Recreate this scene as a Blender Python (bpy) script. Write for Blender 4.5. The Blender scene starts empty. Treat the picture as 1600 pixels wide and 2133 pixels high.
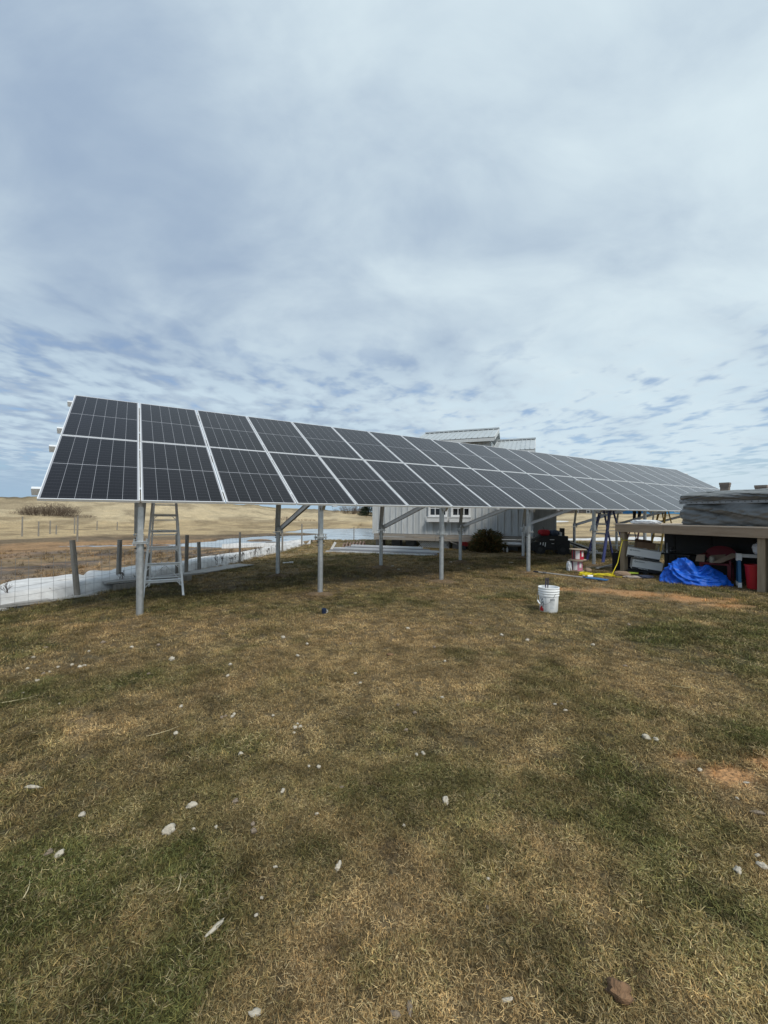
import bpy, math, random
import numpy as np
from mathutils import Vector, Matrix
R = math.radians
random.seed(7)
SC = bpy.context.scene
COL = SC.collection

# ------------------------------------------------------------------ camera
FPX, PITCH, ROLL, EYE = 860.5, 0.006, 0.0053, 1.5
cam_d = bpy.data.cameras.new('camera')
cam_d.sensor_fit = 'VERTICAL'; cam_d.sensor_height = 36.0; cam_d.lens = FPX / 2133 * 36.0
cam_d.clip_start = 0.05; cam_d.clip_end = 9000
cam = bpy.data.objects.new('camera', cam_d); COL.objects.link(cam)
cam.matrix_world = Matrix.Translation((0, 0, EYE)) @ Matrix.Rotation(R(90) + PITCH, 4, 'X') @ Matrix.Rotation(ROLL, 4, 'Z')
SC.camera = cam

# ------------------------------------------------------------------ sky and sun
SUN_AZ = Vector((0.48, -0.88, 0)).normalized(); SUN_EL = R(52)
SUN_DIR = Vector((SUN_AZ.x * math.cos(SUN_EL), SUN_AZ.y * math.cos(SUN_EL), math.sin(SUN_EL)))
W = bpy.data.worlds.new('World'); SC.world = W; W.use_nodes = True

def build_world():
    nt = W.node_tree; nt.nodes.clear(); N = nt.nodes; L = nt.links
    def nd(t, **k):
        n = N.new(t)
        for a, b in k.items(): setattr(n, a, b)
        return n
    def val(s, v):
        if hasattr(v, 'is_linked') or hasattr(v, 'links'): L.new(v, s)
        else: s.default_value = v
    def mth(op, a, b=0.0, c=None, clamp=False):
        n = nd('ShaderNodeMath', operation=op, use_clamp=clamp); val(n.inputs[0], a); val(n.inputs[1], b)
        if c is not None: val(n.inputs[2], c)
        return n.outputs[0]
    def mrange(v, a, b, c=0.0, d=1.0):
        n = nd('ShaderNodeMapRange', interpolation_type='SMOOTHSTEP'); val(n.inputs[0], v)
        for i, q in enumerate((a, b, c, d)): n.inputs[i + 1].default_value = q
        return n.outputs[0]
    def noise(vec, scale, detail=5, rough=.55, dist=0.0, off=(0, 0, 0), sc=(1, 1, 1), rot=0.0):
        m = nd('ShaderNodeMapping'); L.new(vec, m.inputs[0]); m.inputs[1].default_value = off; m.inputs[2].default_value = (0, 0, rot); m.inputs[3].default_value = sc
        n = nd('ShaderNodeTexNoise', noise_dimensions='3D'); L.new(m.outputs[0], n.inputs['Vector'])
        n.inputs['Scale'].default_value = scale; n.inputs['Detail'].default_value = detail
        n.inputs['Roughness'].default_value = rough; n.inputs['Distortion'].default_value = dist
        return n.outputs[0]
    def mix(f, a, b):
        n = nd('ShaderNodeMix', data_type='RGBA'); val(n.inputs[0], f)
        for s, v in ((n.inputs[6], a), (n.inputs[7], b)):
            if hasattr(v, 'links'): L.new(v, s)
            else: s.default_value = (*v, 1)
        return n.outputs[2]
    tc = nd('ShaderNodeTexCoord'); sep = nd('ShaderNodeSeparateXYZ'); L.new(tc.outputs['Generated'], sep.inputs[0])
    x, y, z = sep.outputs
    zz = mth('ADD', mth('MAXIMUM', z, 0.0), 0.07)
    cmb = nd('ShaderNodeCombineXYZ'); L.new(mth('DIVIDE', x, zz), cmb.inputs[0]); L.new(mth('DIVIDE', y, zz), cmb.inputs[1])
    P = cmb.outputs[0]
    sky = nd('ShaderNodeTexSky', sky_type='NISHITA'); sky.sun_disc = False
    sky.sun_elevation = SUN_EL; sky.sun_rotation = math.atan2(SUN_AZ.x, SUN_AZ.y)
    sky.air_density = 1.0; sky.dust_density = 1.6; sky.ozone_density = 1.2
    # high smooth layer: broad streaks of grey-blue and white
    zs = mth('ADD', mth('MAXIMUM', z, 0.0), .55)
    cm2 = nd('ShaderNodeCombineXYZ'); L.new(mth('DIVIDE', x, zs), cm2.inputs[0]); L.new(mth('DIVIDE', y, zs), cm2.inputs[1]); P2 = cm2.outputs[0]
    n1 = noise(P2, 1.5, 5, .50, .3, off=(3.1, 1.7, 0.3), sc=(.85, 1.15, 1), rot=.3)
    n2 = noise(P2, 4.2, 6, .54, .35, off=(9.4, 4.2, 2.0), sc=(.75, 1.25, 1), rot=.45)
    # clouds brighter towards the right, thicker and greyer on the left
    sd = nd('ShaderNodeVectorMath', operation='DOT_PRODUCT'); L.new(tc.outputs['Generated'], sd.inputs[0]); sd.inputs[1].default_value = SUN_DIR
    rt = nd('ShaderNodeVectorMath', operation='DOT_PRODUCT'); L.new(tc.outputs['Generated'], rt.inputs[0]); rt.inputs[1].default_value = (.88, -.15, .45)
    glow = mrange(rt.outputs['Value'], -.62, 1.0)
    t = mth('ADD', mth('MULTIPLY', n1, .85), mth('MULTIPLY', n2, .80))
    t = mth('ADD', t, mth('MULTIPLY', glow, .50))
    veil = mrange(t, .64, 1.36)
    cloud = mix(veil, (3.6, 4.7, 6.25), (7.6, 8.9, 9.5))
    # rippled cloudlets low over the land, open sky between them
    n3 = noise(P, 4.6, 3, .52, .25, off=(1.0, 7.7, 5.0), sc=(1.25, 1.0, 1), rot=-.12)
    n3b = noise(P, 2.4, 4, .5, .4, off=(6.0, 1.7, 8.0), sc=(1.1, 1.0, 1), rot=.2)
    n3 = mth('ADD', mth('MULTIPLY', n3, .62), mth('MULTIPLY', n3b, .38))
    n4 = noise(P, .55, 3, .5, .3, off=(5.5, 2.6, 1.1))
    rho = mth('SQRT', mth('ADD', mth('POWER', cmb.outputs[0] and mth('DIVIDE', x, zz), 2.0), mth('POWER', mth('DIVIDE', y, zz), 2.0)))
    band = mth('MULTIPLY', mrange(rho, 1.6, 3.1), mrange(rho, 9.5, 5.5))
    open_ = mrange(mth('ADD', n3, mth('MULTIPLY', n4, .42)), .71, .54)
    gap = mth('MULTIPLY', mth('MULTIPLY', open_, band), .68)
    ripple = mrange(n3, .40, .60)
    cl2 = mix(mth('MULTIPLY', mth('MULTIPLY', ripple, band), .7), cloud, (6.7, 8.25, 9.2))
    bl = nd('ShaderNodeMix', data_type='RGBA', blend_type='MULTIPLY'); bl.inputs[0].default_value = 1.0
    L.new(sky.outputs[0], bl.inputs[6]); bl.inputs[7].default_value = (1.05, 1.25, 1.45, 1)
    c = mix(gap, cl2, bl.outputs[2])
    # pale air at the horizon
    hz = mrange(z, .13, .0)
    c = mix(mth('MULTIPLY', hz, .75), c, mix(glow, (3.9, 5.7, 7.3), (6.1, 7.6, 8.5)))
    bg = nd('ShaderNodeBackground'); L.new(c, bg.inputs[0]); bg.inputs[1].default_value = 0.094
    out = nd('ShaderNodeOutputWorld'); L.new(bg.outputs[0], out.inputs[0])
build_world()

sl = bpy.data.lights.new('sun', 'SUN'); sl.energy = 2.6; sl.angle = R(14); sl.color = (1.0, .95, .87)
so = bpy.data.objects.new('sun', sl); COL.objects.link(so)
so.rotation_euler = (-SUN_DIR).to_track_quat('-Z', 'Y').to_euler()
SC.view_settings.view_transform = 'Standard'; SC.view_settings.look = 'None'
SC.view_settings.exposure = 0.0; SC.view_settings.gamma = 1.0
SC.cycles.max_bounces = 6; SC.cycles.diffuse_bounces = 3; SC.cycles.glossy_bounces = 3; SC.cycles.transparent_max_bounces = 8

# ------------------------------------------------------------------ helpers
def gp(px, py, z=0.0):
    """photograph pixel -> point on the level z (a ground reading)"""
    a = (px - 800) / FPX; b = (1066.5 - py) / FPX
    c, s = math.cos(ROLL), math.sin(ROLL); X = c * a - s * b; Y = s * a + c * b
    c, s = math.cos(PITCH), math.sin(PITCH); up = c * Y + s; fw = -s * Y + c
    t = (z - EYE) / up
    return Vector((X * t, fw * t, z))

def _hash(ix, iy, seed):
    h = (ix.astype(np.int64) * 374761393 + iy.astype(np.int64) * 668265263 + seed * 974711) & 0xffffffff
    h = ((h ^ (h >> 13)) * 1274126177) & 0xffffffff
    h = h ^ (h >> 16)
    return (h & 0xffffff) / float(0xffffff)
def vnoise(x, y, seed=0):
    x = np.asarray(x, float); y = np.asarray(y, float)
    ix = np.floor(x); iy = np.floor(y); fx = x - ix; fy = y - iy
    fx = fx * fx * (3 - 2 * fx); fy = fy * fy * (3 - 2 * fy)
    a = _hash(ix, iy, seed); b = _hash(ix + 1, iy, seed); c = _hash(ix, iy + 1, seed); d = _hash(ix + 1, iy + 1, seed)
    return (a * (1 - fx) + b * fx) * (1 - fy) + (c * (1 - fx) + d * fx) * fy
def fbm(x, y, seed=0, octv=4, gain=.5):
    s = 0; a = 1; t = 0
    for o in range(octv):
        s = s + a * vnoise(np.asarray(x) * 2 ** o + 17.3 * o, np.asarray(y) * 2 ** o - 9.1 * o, seed + o); t += a; a *= gain
    return s / t
def sstep(a, b, v):
    t = np.clip((v - a) / (b - a), 0, 1); return t * t * (3 - 2 * t)

MATS = {}
def M(name, col, rough=.6, metal=0.0, var=.18, scale=6.0, bump=0.0, bscale=60.0, spec=.5, coat=0.0, stretch=(1, 1, 1), col2=None, sss=None):
    if name in MATS: return MATS[name]
    m = bpy.data.materials.new(name); m.use_nodes = True
    nt = m.node_tree; b = nt.nodes['Principled BSDF']
    tc = nt.nodes.new('ShaderNodeTexCoord'); mp = nt.nodes.new('ShaderNodeMapping'); mp.inputs[3].default_value = stretch
    nt.links.new(tc.outputs['Object'], mp.inputs[0])
    n = nt.nodes.new('ShaderNodeTexNoise'); n.inputs['Scale'].default_value = scale; n.inputs['Detail'].default_value = 6; n.inputs['Roughness'].default_value = .6
    nt.links.new(mp.outputs[0], n.inputs['Vector'])
    rp = nt.nodes.new('ShaderNodeMapRange'); rp.inputs[1].default_value = .3; rp.inputs[2].default_value = .7
    nt.links.new(n.outputs[0], rp.inputs[0])
    mx = nt.nodes.new('ShaderNodeMix'); mx.data_type = 'RGBA'; nt.links.new(rp.outputs[0], mx.inputs[0])
    c2 = col2 if col2 else tuple(min(1, v * (1 + var)) for v in col)
    c1 = col if col2 else tuple(v * (1 - var) for v in col)
    mx.inputs[6].default_value = (*c1, 1); mx.inputs[7].default_value = (*c2, 1)
    nt.links.new(mx.outputs[2], b.inputs['Base Color'])
    b.inputs['Roughness'].default_value = rough; b.inputs['Metallic'].default_value = metal
    b.inputs['Specular IOR Level'].default_value = spec; b.inputs['Coat Weight'].default_value = coat
    if bump:
        n2 = nt.nodes.new('ShaderNodeTexNoise'); n2.inputs['Scale'].default_value = bscale; n2.inputs['Detail'].default_value = 5
        nt.links.new(mp.outputs[0], n2.inputs['Vector'])
        bp = nt.nodes.new('ShaderNodeBump'); bp.inputs['Strength'].default_value = bump; bp.inputs['Distance'].default_value = .02
        nt.links.new(n2.outputs[0], bp.inputs['Height']); nt.links.new(bp.outputs[0], b.inputs['Normal'])
    MATS[name] = m
    return m
def MV(name, rough=.9, gain=1.0, bump=.0, bscale=30.0, attr='col', inst=False, fine=.25, fscale=60.0, spec=.2, transl=0.0):
    """material whose colour is the mesh's (or the instance's) own colour attribute, with fine grain"""
    m = bpy.data.materials.new(name); m.use_nodes = True; nt = m.node_tree; b = nt.nodes['Principled BSDF']
    at = nt.nodes.new('ShaderNodeAttribute'); at.attribute_name = attr; at.attribute_type = 'INSTANCER' if inst else 'GEOMETRY'
    geo = nt.nodes.new('ShaderNodeNewGeometry')
    n = nt.nodes.new('ShaderNodeTexNoise'); n.inputs['Scale'].default_value = fscale; n.inputs['Detail'].default_value = 5
    nt.links.new(geo.outputs['Position'], n.inputs['Vector'])
    rp = nt.nodes.new('ShaderNodeMapRange'); rp.inputs[1].default_value = .3; rp.inputs[2].default_value = .7
    rp.inputs[3].default_value = gain * (1 - fine); rp.inputs[4].default_value = gain * (1 + fine); nt.links.new(n.outputs[0], rp.inputs[0])
    mul = nt.nodes.new('ShaderNodeVectorMath'); mul.operation = 'SCALE'
    nt.links.new(at.outputs['Color'], mul.inputs[0]); nt.links.new(rp.outputs[0], mul.inputs['Scale'])
    src = mul.outputs[0]
    if inst:
        bv = nt.nodes.new('ShaderNodeAttribute'); bv.attribute_name = 'tone'; bv.attribute_type = 'GEOMETRY'
        mu2 = nt.nodes.new('ShaderNodeMix'); mu2.data_type = 'RGBA'; mu2.blend_type = 'MULTIPLY'; mu2.inputs[0].default_value = 1
        nt.links.new(src, mu2.inputs[6]); nt.links.new(bv.outputs['Color'], mu2.inputs[7]); src = mu2.outputs[2]
    nt.links.new(src, b.inputs['Base Color'])
    b.inputs['Roughness'].default_value = rough; b.inputs['Specular IOR Level'].default_value = spec
    if bump:
        n2 = nt.nodes.new('ShaderNodeTexNoise'); n2.inputs['Scale'].default_value = bscale; n2.inputs['Detail'].default_value = 6
        nt.links.new(geo.outputs['Position'], n2.inputs['Vector'])
        bp = nt.nodes.new('ShaderNodeBump'); bp.inputs['Strength'].default_value = bump; bp.inputs['Distance'].default_value = .05
        nt.links.new(n2.outputs[0], bp.inputs['Height']); nt.links.new(bp.outputs[0], b.inputs['Normal'])
    if transl:
        tr = nt.nodes.new('ShaderNodeBsdfTranslucent'); nt.links.new(src, tr.inputs[0])
        ms = nt.nodes.new('ShaderNodeMixShader'); ms.inputs[0].default_value = transl
        nt.links.new(b.outputs[0], ms.inputs[1]); nt.links.new(tr.outputs[0], ms.inputs[2])
        nt.links.new(ms.outputs[0], nt.nodes['Material Output'].inputs[0])
    return m

def set_cols(me, cols, name='col'):
    a = me.color_attributes.new(name, 'FLOAT_COLOR', 'POINT')
    c = np.ones((len(me.vertices), 4), np.float32); c[:, :3] = cols
    a.data.foreach_set('color', c.ravel())
def np_mesh(name, V, F):
    me = bpy.data.meshes.new(name)
    V = np.asarray(V, np.float32); F = np.asarray(F, np.int32)
    me.vertices.add(len(V)); me.vertices.foreach_set('co', V.ravel())
    k = F.shape[1]; me.loops.add(F.size); me.loops.foreach_set('vertex_index', F.ravel())
    me.polygons.add(len(F)); me.polygons.foreach_set('loop_start', np.arange(0, F.size, k, dtype=np.int32))
    me.update(calc_edges=True); me.validate()
    return me
def grid_faces(nu, nv, wrap=False):
    i, j = np.meshgrid(np.arange(nu - 1), np.arange(nv - (0 if wrap else 1)), indexing='ij')
    j2 = (j + 1) % nv
    return np.stack([i * nv + j, (i + 1) * nv + j, (i + 1) * nv + j2, i * nv + j2], -1).reshape(-1, 4)
def link(name, me, mats, parent=None, smooth=35):
    o = bpy.data.objects.new(name, me); COL.objects.link(o)
    for m in (mats if isinstance(mats, (list, tuple)) else [mats]): me.materials.append(m)
    if smooth:
        me.shade_smooth()
        if smooth < 180: me.set_sharp_from_angle(angle=R(smooth))
    if parent: o.parent = parent
    return o
class MB:
    def __init__(s): s.v = []; s.f = []; s.m = []; s.k = 0
    def add(s, vs, fs):
        o = len(s.v); s.v += [tuple(v) for v in vs]; s.f += [tuple(i + o for i in f) for f in fs]; s.m += [s.k] * len(fs); return s
    def box(s, c, d, rot=None):
        vs = [Vector((x * d[0] / 2, y * d[1] / 2, z * d[2] / 2)) for x in (-1, 1) for y in (-1, 1) for z in (-1, 1)]
        if rot is not None:
            m = rot if isinstance(rot, Matrix) else Matrix.Rotation(rot, 3, 'Z')
            vs = [m @ v for v in vs]
        c = Vector(c); return s.add([v + c for v in vs], [(0, 1, 3, 2), (4, 6, 7, 5), (0, 4, 5, 1), (2, 3, 7, 6), (0, 2, 6, 4), (1, 5, 7, 3)])
    def bar(s, a, b, w, h, up=(0, 0, 1)):
        a, b = Vector(a), Vector(b); d = (b - a).normalized(); up = Vector(up)
        x = d.cross(up)
        if x.length < 1e-4: x = d.cross(Vector((0, 1, 0)))
        x.normalize(); y = x.cross(d)
        vs = [p + x * i * w / 2 + y * j * h / 2 for p in (a, b) for (i, j) in ((-1, -1), (1, -1), (1, 1), (-1, 1))]
        return s.add(vs, [(3, 2, 1, 0), (4, 5, 6, 7)] + [(i, (i + 1) % 4, (i + 1) % 4 + 4, i + 4) for i in range(4)])
    def tube(s, pts, r, n=8, cap=True):
        pts = [Vector(p) for p in pts]; rs = r if isinstance(r, (list, tuple)) else [r] * len(pts)
        d0 = (pts[1] - pts[0]).normalized(); x = d0.orthogonal().normalized(); vs = []
        for i, p in enumerate(pts):
            d = (pts[min(i + 1, len(pts) - 1)] - pts[max(i - 1, 0)]).normalized()
            x = (x - d * x.dot(d)).normalized(); y = d.cross(x)
            vs += [p + (x * math.cos(2 * math.pi * j / n) + y * math.sin(2 * math.pi * j / n)) * rs[i] for j in range(n)]
        fs = [(i * n + j, i * n + (j + 1) % n, (i + 1) * n + (j + 1) % n, (i + 1) * n + j) for i in range(len(pts) - 1) for j in range(n)]
        if cap: fs += [tuple(range(n - 1, -1, -1)), tuple((len(pts) - 1) * n + j for j in range(n))]
        return s.add(vs, fs)
    def lathe(s, prof, n=20, c=(0, 0, 0), cap=True):
        vs = [(c[0] + r * math.cos(2 * math.pi * j / n), c[1] + r * math.sin(2 * math.pi * j / n), c[2] + z) for r, z in prof for j in range(n)]
        fs = [(i * n + j, i * n + (j + 1) % n, (i + 1) * n + (j + 1) % n, (i + 1) * n + j) for i in range(len(prof) - 1) for j in range(n)]
        if cap: fs += [tuple(range(n - 1, -1, -1)), tuple((len(prof) - 1) * n + j for j in range(n))]
        return s.add(vs, fs)
    def poly(s, pts): return s.add(pts, [tuple(range(len(pts)))])
    def mesh(s, name):
        me = bpy.data.meshes.new(name); me.from_pydata([tuple(v) for v in s.v], [], s.f); me.polygons.foreach_set('material_index', s.m); me.update(); return me
    def build(s, name, mats, parent=None, smooth=35):
        return link(name, s.mesh(name), mats, parent, smooth)
def tag(o, label=None, cat=None, group=None, kind=None):
    if label: o['label'] = label
    if cat: o['category'] = cat
    if group: o['group'] = group
    if kind: o['kind'] = kind
    return o
def thing(name, label, cat, loc=(0, 0, 0), rz=0.0, group=None):
    o = bpy.data.objects.new(name, None); COL.objects.link(o); o.empty_display_size = .1
    o.location = loc; o.rotation_euler = (0, 0, rz); return tag(o, label, cat, group)
def copy_tree(o, parent=None):
    kids = list(o.children); c = o.copy(); COL.objects.link(c); c.parent = parent
    for k in kids: copy_tree(k, c)
    return c
def face(x, y): return math.atan2(y, x)

# ------------------------------------------------------------------ terrain
FENCE = np.array([(-9.5, 0.0), (-6.6, 4.6), (-5.85, 6.2), (-5.35, 7.6), (-4.85, 10.0), (-4.45, 12.6), (-4.1, 16.2), (-3.9, 19.5), (-3.6, 24.0), (-1.5, 27.0), (6.0, 27.0), (15, 24.0), (19, 16), (30, 2)])
def fence_x(y): return np.interp(y, FENCE[:9, 1], FENCE[:9, 0])
def left_of_lawn(x, y):
    """metres beyond the lawn's edge (west or north), negative on the lawn"""
    w = fence_x(y) - x
    n = (y - 24.5) - .0 * x
    e = (x - 30)
    return np.maximum(np.maximum(w, n), e)
def ground_z(x, y):
    x = np.asarray(x, float); y = np.asarray(y, float)
    s = left_of_lawn(x, y)
    z = -0.16 * sstep(0.1, 2.0, s) - .24 * sstep(2.4, 7.0, s) + .05 * (fbm(x * .25, y * .25, 3, 3) - .5)
    z = z + np.where(s > .5, .10 * (fbm(x * .8, y * .8, 8, 3) - .5), 0)
    r = np.hypot(x, y); az = np.arctan2(x, y)
    crest = np.interp(az, [-1.3, -.75, -.62, -.52, -.46, -.40, -.33, -.25, -.12, .0, .3, .5, .75, 1.2],
                          [4.6, 4.9, 4.9, 5.1, 5.6, 4.6, 3.9, 3.3, 2.5, 2.2, 2.0, 1.9, 1.9, 2.2])
    wob = (fbm(az * 26, r * .012, 21, 4) - .5) * 1.5 + (fbm(az * 90, r * .05, 23, 3) - .5) * .35
    rise = sstep(60, 122, r) * (1 - .55 * sstep(150, 330, r))
    slope1 = sstep(55, 82, r) * .5
    front = sstep(1.75, 1.25, np.abs(az))
    z = z + (slope1 + rise * (crest + wob * np.clip(crest - 1.2, .25, 2) * .45)) * front
    # dips that hold the melt ponds
    z = z - .22 * pond_mask(x, y)
    return z
def pond_mask(x, y):
    def el(cx, cy, rx, ry, a=0.0):
        dx = x - cx; dy = y - cy; c, s = math.cos(a), math.sin(a)
        return 1 - np.sqrt(((dx * c + dy * s) / rx) ** 2 + ((-dx * s + dy * c) / ry) ** 2)
    m = np.maximum.reduce([el(-8.6, 27.0, 5.6, 3.6, .45), el(-4.5, 34, 8.0, 6.5, .2), el(-2.0, 47, 11, 10.0, 0), el(-15.5, 25.0, 4.5, .9, .3), el(-2.5, 28.0, 3, 3)])
    m = m + (fbm(x * .35, y * .22, 31, 4) - .5) * .8 - .02
    return sstep(0.0, .22, m)
def ground_col(x, y):
    r = np.hypot(x, y); s = left_of_lawn(x, y); az = np.arctan2(x, y)
    n = fbm(x * .5, y * .5, 41, 4); n2 = fbm(x * 1.7, y * 1.7, 43, 4); nb = fbm(x * .13, y * .13, 47, 3)
    def L(a, b, t): return a + (b - a) * t[..., None]
    A = lambda *c: np.array(c, float)
    dead = A(.22, .155, .085); mud = A(.155, .125, .105); dark = A(.085, .066, .045); rust = A(.27, .165, .085); tan = A(.40, .305, .175); olive = A(.235, .195, .115); pale = A(.47, .385, .25)
    c = np.broadcast_to(dead, x.shape + (3,)).copy()
    c = L(c, dark, sstep(.50, .30, n) * .8)
    c = L(c, mud, sstep(.48, .62, fbm(x * .28, y * .45, 53, 4)) * sstep(13, 17, r) * (1 - sstep(26, 30, r)))
    c = L(c, rust, sstep(.5, .66, n2) * .55 * (1 - sstep(40, 50, r)))
    rr = r + (nb - .5) * 10
    c = L(c, rust * 1.02, sstep(23, 26, rr) * (1 - sstep(33, 36, rr)) * .85)
    c = L(c, dark * 1.3, sstep(34, 36, rr) * (1 - sstep(39, 43, rr)) * .55)
    c = L(c, tan, sstep(38, 44, rr) * .93)
    c = L(c, pale, sstep(66, 80, rr + (n - .5) * 14) * sstep(108, 98, rr) * .75)
    c = L(c, olive, sstep(98, 116, rr + (n - .5) * 10) * .9)
    c = L(c, dark * 1.5, sstep(.62, .74, fbm(x * .06, y * .06, 59, 4)) * sstep(70, 110, r) * .5)
    lr = np.log(np.maximum(r, 1)); st_ = fbm(az * 22, lr * 16, 131, 4); st2 = fbm(az * 90, lr * 40, 133, 3)
    c = c * (0.66 + .42 * n2 + .28 * st2)[..., None]
    c = L(c, c * A(.62, .60, .58), sstep(.50, .66, st_) * .8); c = L(c, c * A(1.16, 1.14, 1.1), sstep(.48, .32, st_) * .7)
    pm = pond_mask(x, y); c = L(c, mud * .75, sstep(.0, .5, pm))
    return c
def polar(rs, azs):
    rr, aa = np.meshgrid(rs, azs, indexing='ij'); return rr * np.sin(aa), rr * np.cos(aa)
def build_ground():
    rs = np.concatenate([[0.02, 2, 4], np.geomspace(5, 130, 330), np.geomspace(132, 6000, 70)])
    a1 = np.linspace(-.86, .86, 620); a2 = np.linspace(.86, 2 * math.pi - .86, 100)[1:-1]
    az = np.concatenate([a1, a2]); az = np.where(az > math.pi, az - 2 * math.pi, az)
    x, y = polar(rs, az); z = ground_z(x, y)
    lawn = sstep(.6, -.3, left_of_lawn(x, y)); z = z - .10 * lawn
    V = np.stack([x, y, z], -1).reshape(-1, 3); F = grid_faces(len(rs), len(az), wrap=True)[:, ::-1]
    me = np_mesh('ground', V, F); set_cols(me, ground_col(x, y).reshape(-1, 3))
    tag(link('ground', me, MV('dry field', fine=.35, fscale=7.0, bump=1.0, bscale=4.0, gain=.92), smooth=180), kind='structure')
build_ground()

# lawn: brown and green patches read off the photograph (pixel, radii in metres, amount)
GREEN = [(330, 1830, .30, .30, .9), (380, 1900, .25, .3, .8), (200, 1700, .55, .5, .5), (100, 1850, .4, .4, .6), (470, 1550, .45, .3, .7), (620, 1790, .35, .3, .6), (420, 1620, .6, .4, .4), (690, 1660, .5, .45, .5),
         (900, 1640, .6, .5, .6), (1010, 1690, .4, .35, .5), (1060, 1840, .25, .35, .7), (1150, 1960, .35, .5, .7), (1330, 1760, .5, .5, .8), (1420, 1880, .45, .4, .9), (1560, 1950, .35, .4, .8), (1500, 1330, 1.5, .7, .7), (1330, 1320, 1.2, .5, .35),
         (1300, 1650, .6, .3, .35), (1350, 1520, .9, .4, .35), (100, 1440, .8, .5, .55), (350, 1420, .6, .4, .5), (820, 1560, .6, .4, .4), (600, 1420, .4, .25, .35), (280, 2060, .35, .3, .5), (760, 2020, .12, .12, .5), (60, 2080, .2, .2, .4), (1290, 2110, .3, .2, .4)]
STRAW = [(600, 1300, 2.2, .7, .7), (850, 1320, 1.6, .7, .7), (400, 1310, 1.2, .4, .5), (700, 1400, 1.0, .6, .5), (950, 1420, 1.2, .6, .45), (250, 1500, .6, .4, .45), (560, 1500, .4, .3, .3), (1180, 1830, .35, .25, .7), (1240, 1900, .3, .25, .6), (860, 1950, .35, .4, .7),
         (960, 2060, .4, .3, .6), (640, 2040, .3, .25, .55), (740, 1890, .25, .25, .35), (280, 1920, .15, .2, .5), (130, 2040, .3, .25, .4), (1400, 2060, .3, .25, .6), (1480, 2030, .2, .3, .5), (1560, 1680, .6, .3, .35), (1250, 1450, 1.2, .5, .3), (1100, 1480, .8, .4, .3)]
SAND = [(1440, 1250, .75, .32, 1.0), (1330, 1238, .7, .35, .95), (1250, 1230, .5, .25, .85), (1180, 1228, .3, .15, .7), (1500, 1262, .38, .16, .9), (1425, 1580, .14, .10, .95), (1505, 1612, .17, .12, 1.0), (1590, 1592, .11, .08, .9), (1060, 1250, .3, .1, .35), (1120, 1200, .3, .12, .4)]
DIRT = [(575, 1202, .45, .35, .9), (664, 1240, .4, .3, .8), (785, 1186, .7, .5, .8), (915, 1208, .6, .4, .8), (949, 1172, .8, .6, .7), (1079, 1165, .8, .6, .7), (1150, 1165, 1.5, .8, .7), (1235, 1180, .8, .5, .6), (450, 1230, 1.2, .8, .35), (850, 1200, 2.0, 1.2, .4), (1250, 1195, 1.0, .6, .5), (1340, 1200, 1.0, .8, .8), (1480, 1215, 1.0, .8, .6),
        (960, 1150, 2.2, .8, .5), (530, 1860, .16, .12, .5), (450, 1960, .14, .12, .4), (820, 1780, .06, .06, .6), (1000, 1150, 2, 1.0, .5)]
def blobs(lst, x, y, seed):
    o = np.zeros_like(x); w = fbm(x * 2.2, y * 2.2, seed, 3) - .5; w2 = fbm(x * 7, y * 7, seed + 5, 2) - .5
    for px, py, rx, ry, a in lst:
        c = gp(px, py); q = ((x - c.x) / rx) ** 2 + ((y - c.y) / ry) ** 2
        near = q < 9
        t = np.where(near, a * sstep(1.5, .25, np.sqrt(q) + w * 1.6 + w2 * .7), 0)
        o = np.maximum(o, t)
    return o
def lawn_masks(x, y):
    n = fbm(x * .8, y * .8, 61, 4); n2 = fbm(x * 3.1, y * 3.1, 63, 3)
    g = np.clip(sstep(.45, .62, n * .65 + n2 * .35) * .62 + blobs(GREEN, x, y, 71), 0, 1)
    st = np.clip(sstep(.5, .64, fbm(x * .9 + 40, y * .9, 67, 4) * .6 + fbm(x * 4, y * 4, 68, 3) * .4) * .45 + blobs(STRAW, x, y, 73), 0, 1)
    return g, st, blobs(SAND, x, y, 75), blobs(DIRT, x, y, 77)
def lawn_cols(x, y):
    g, st, sa, di = lawn_masks(x, y)
    A = lambda *c: np.array(c, float)
    L = lambda a, b, t: a + (b - a) * t[..., None]
    c = np.broadcast_to(A(.245, .188, .10), x.shape + (3,)).copy()
    c = L(c, A(.098, .098, .040), np.clip(g * (1 - .6 * st) * 1.15, 0, 1) * .95)
    c = L(c, A(.40, .285, .155), st * (1 - .5 * g) * .9)
    c = L(c, A(.13, .088, .05), di * .8)
    c = L(c, A(.45, .25, .115), np.clip(sa * 1.1, 0, 1))
    return c, g, st, sa, di
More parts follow.
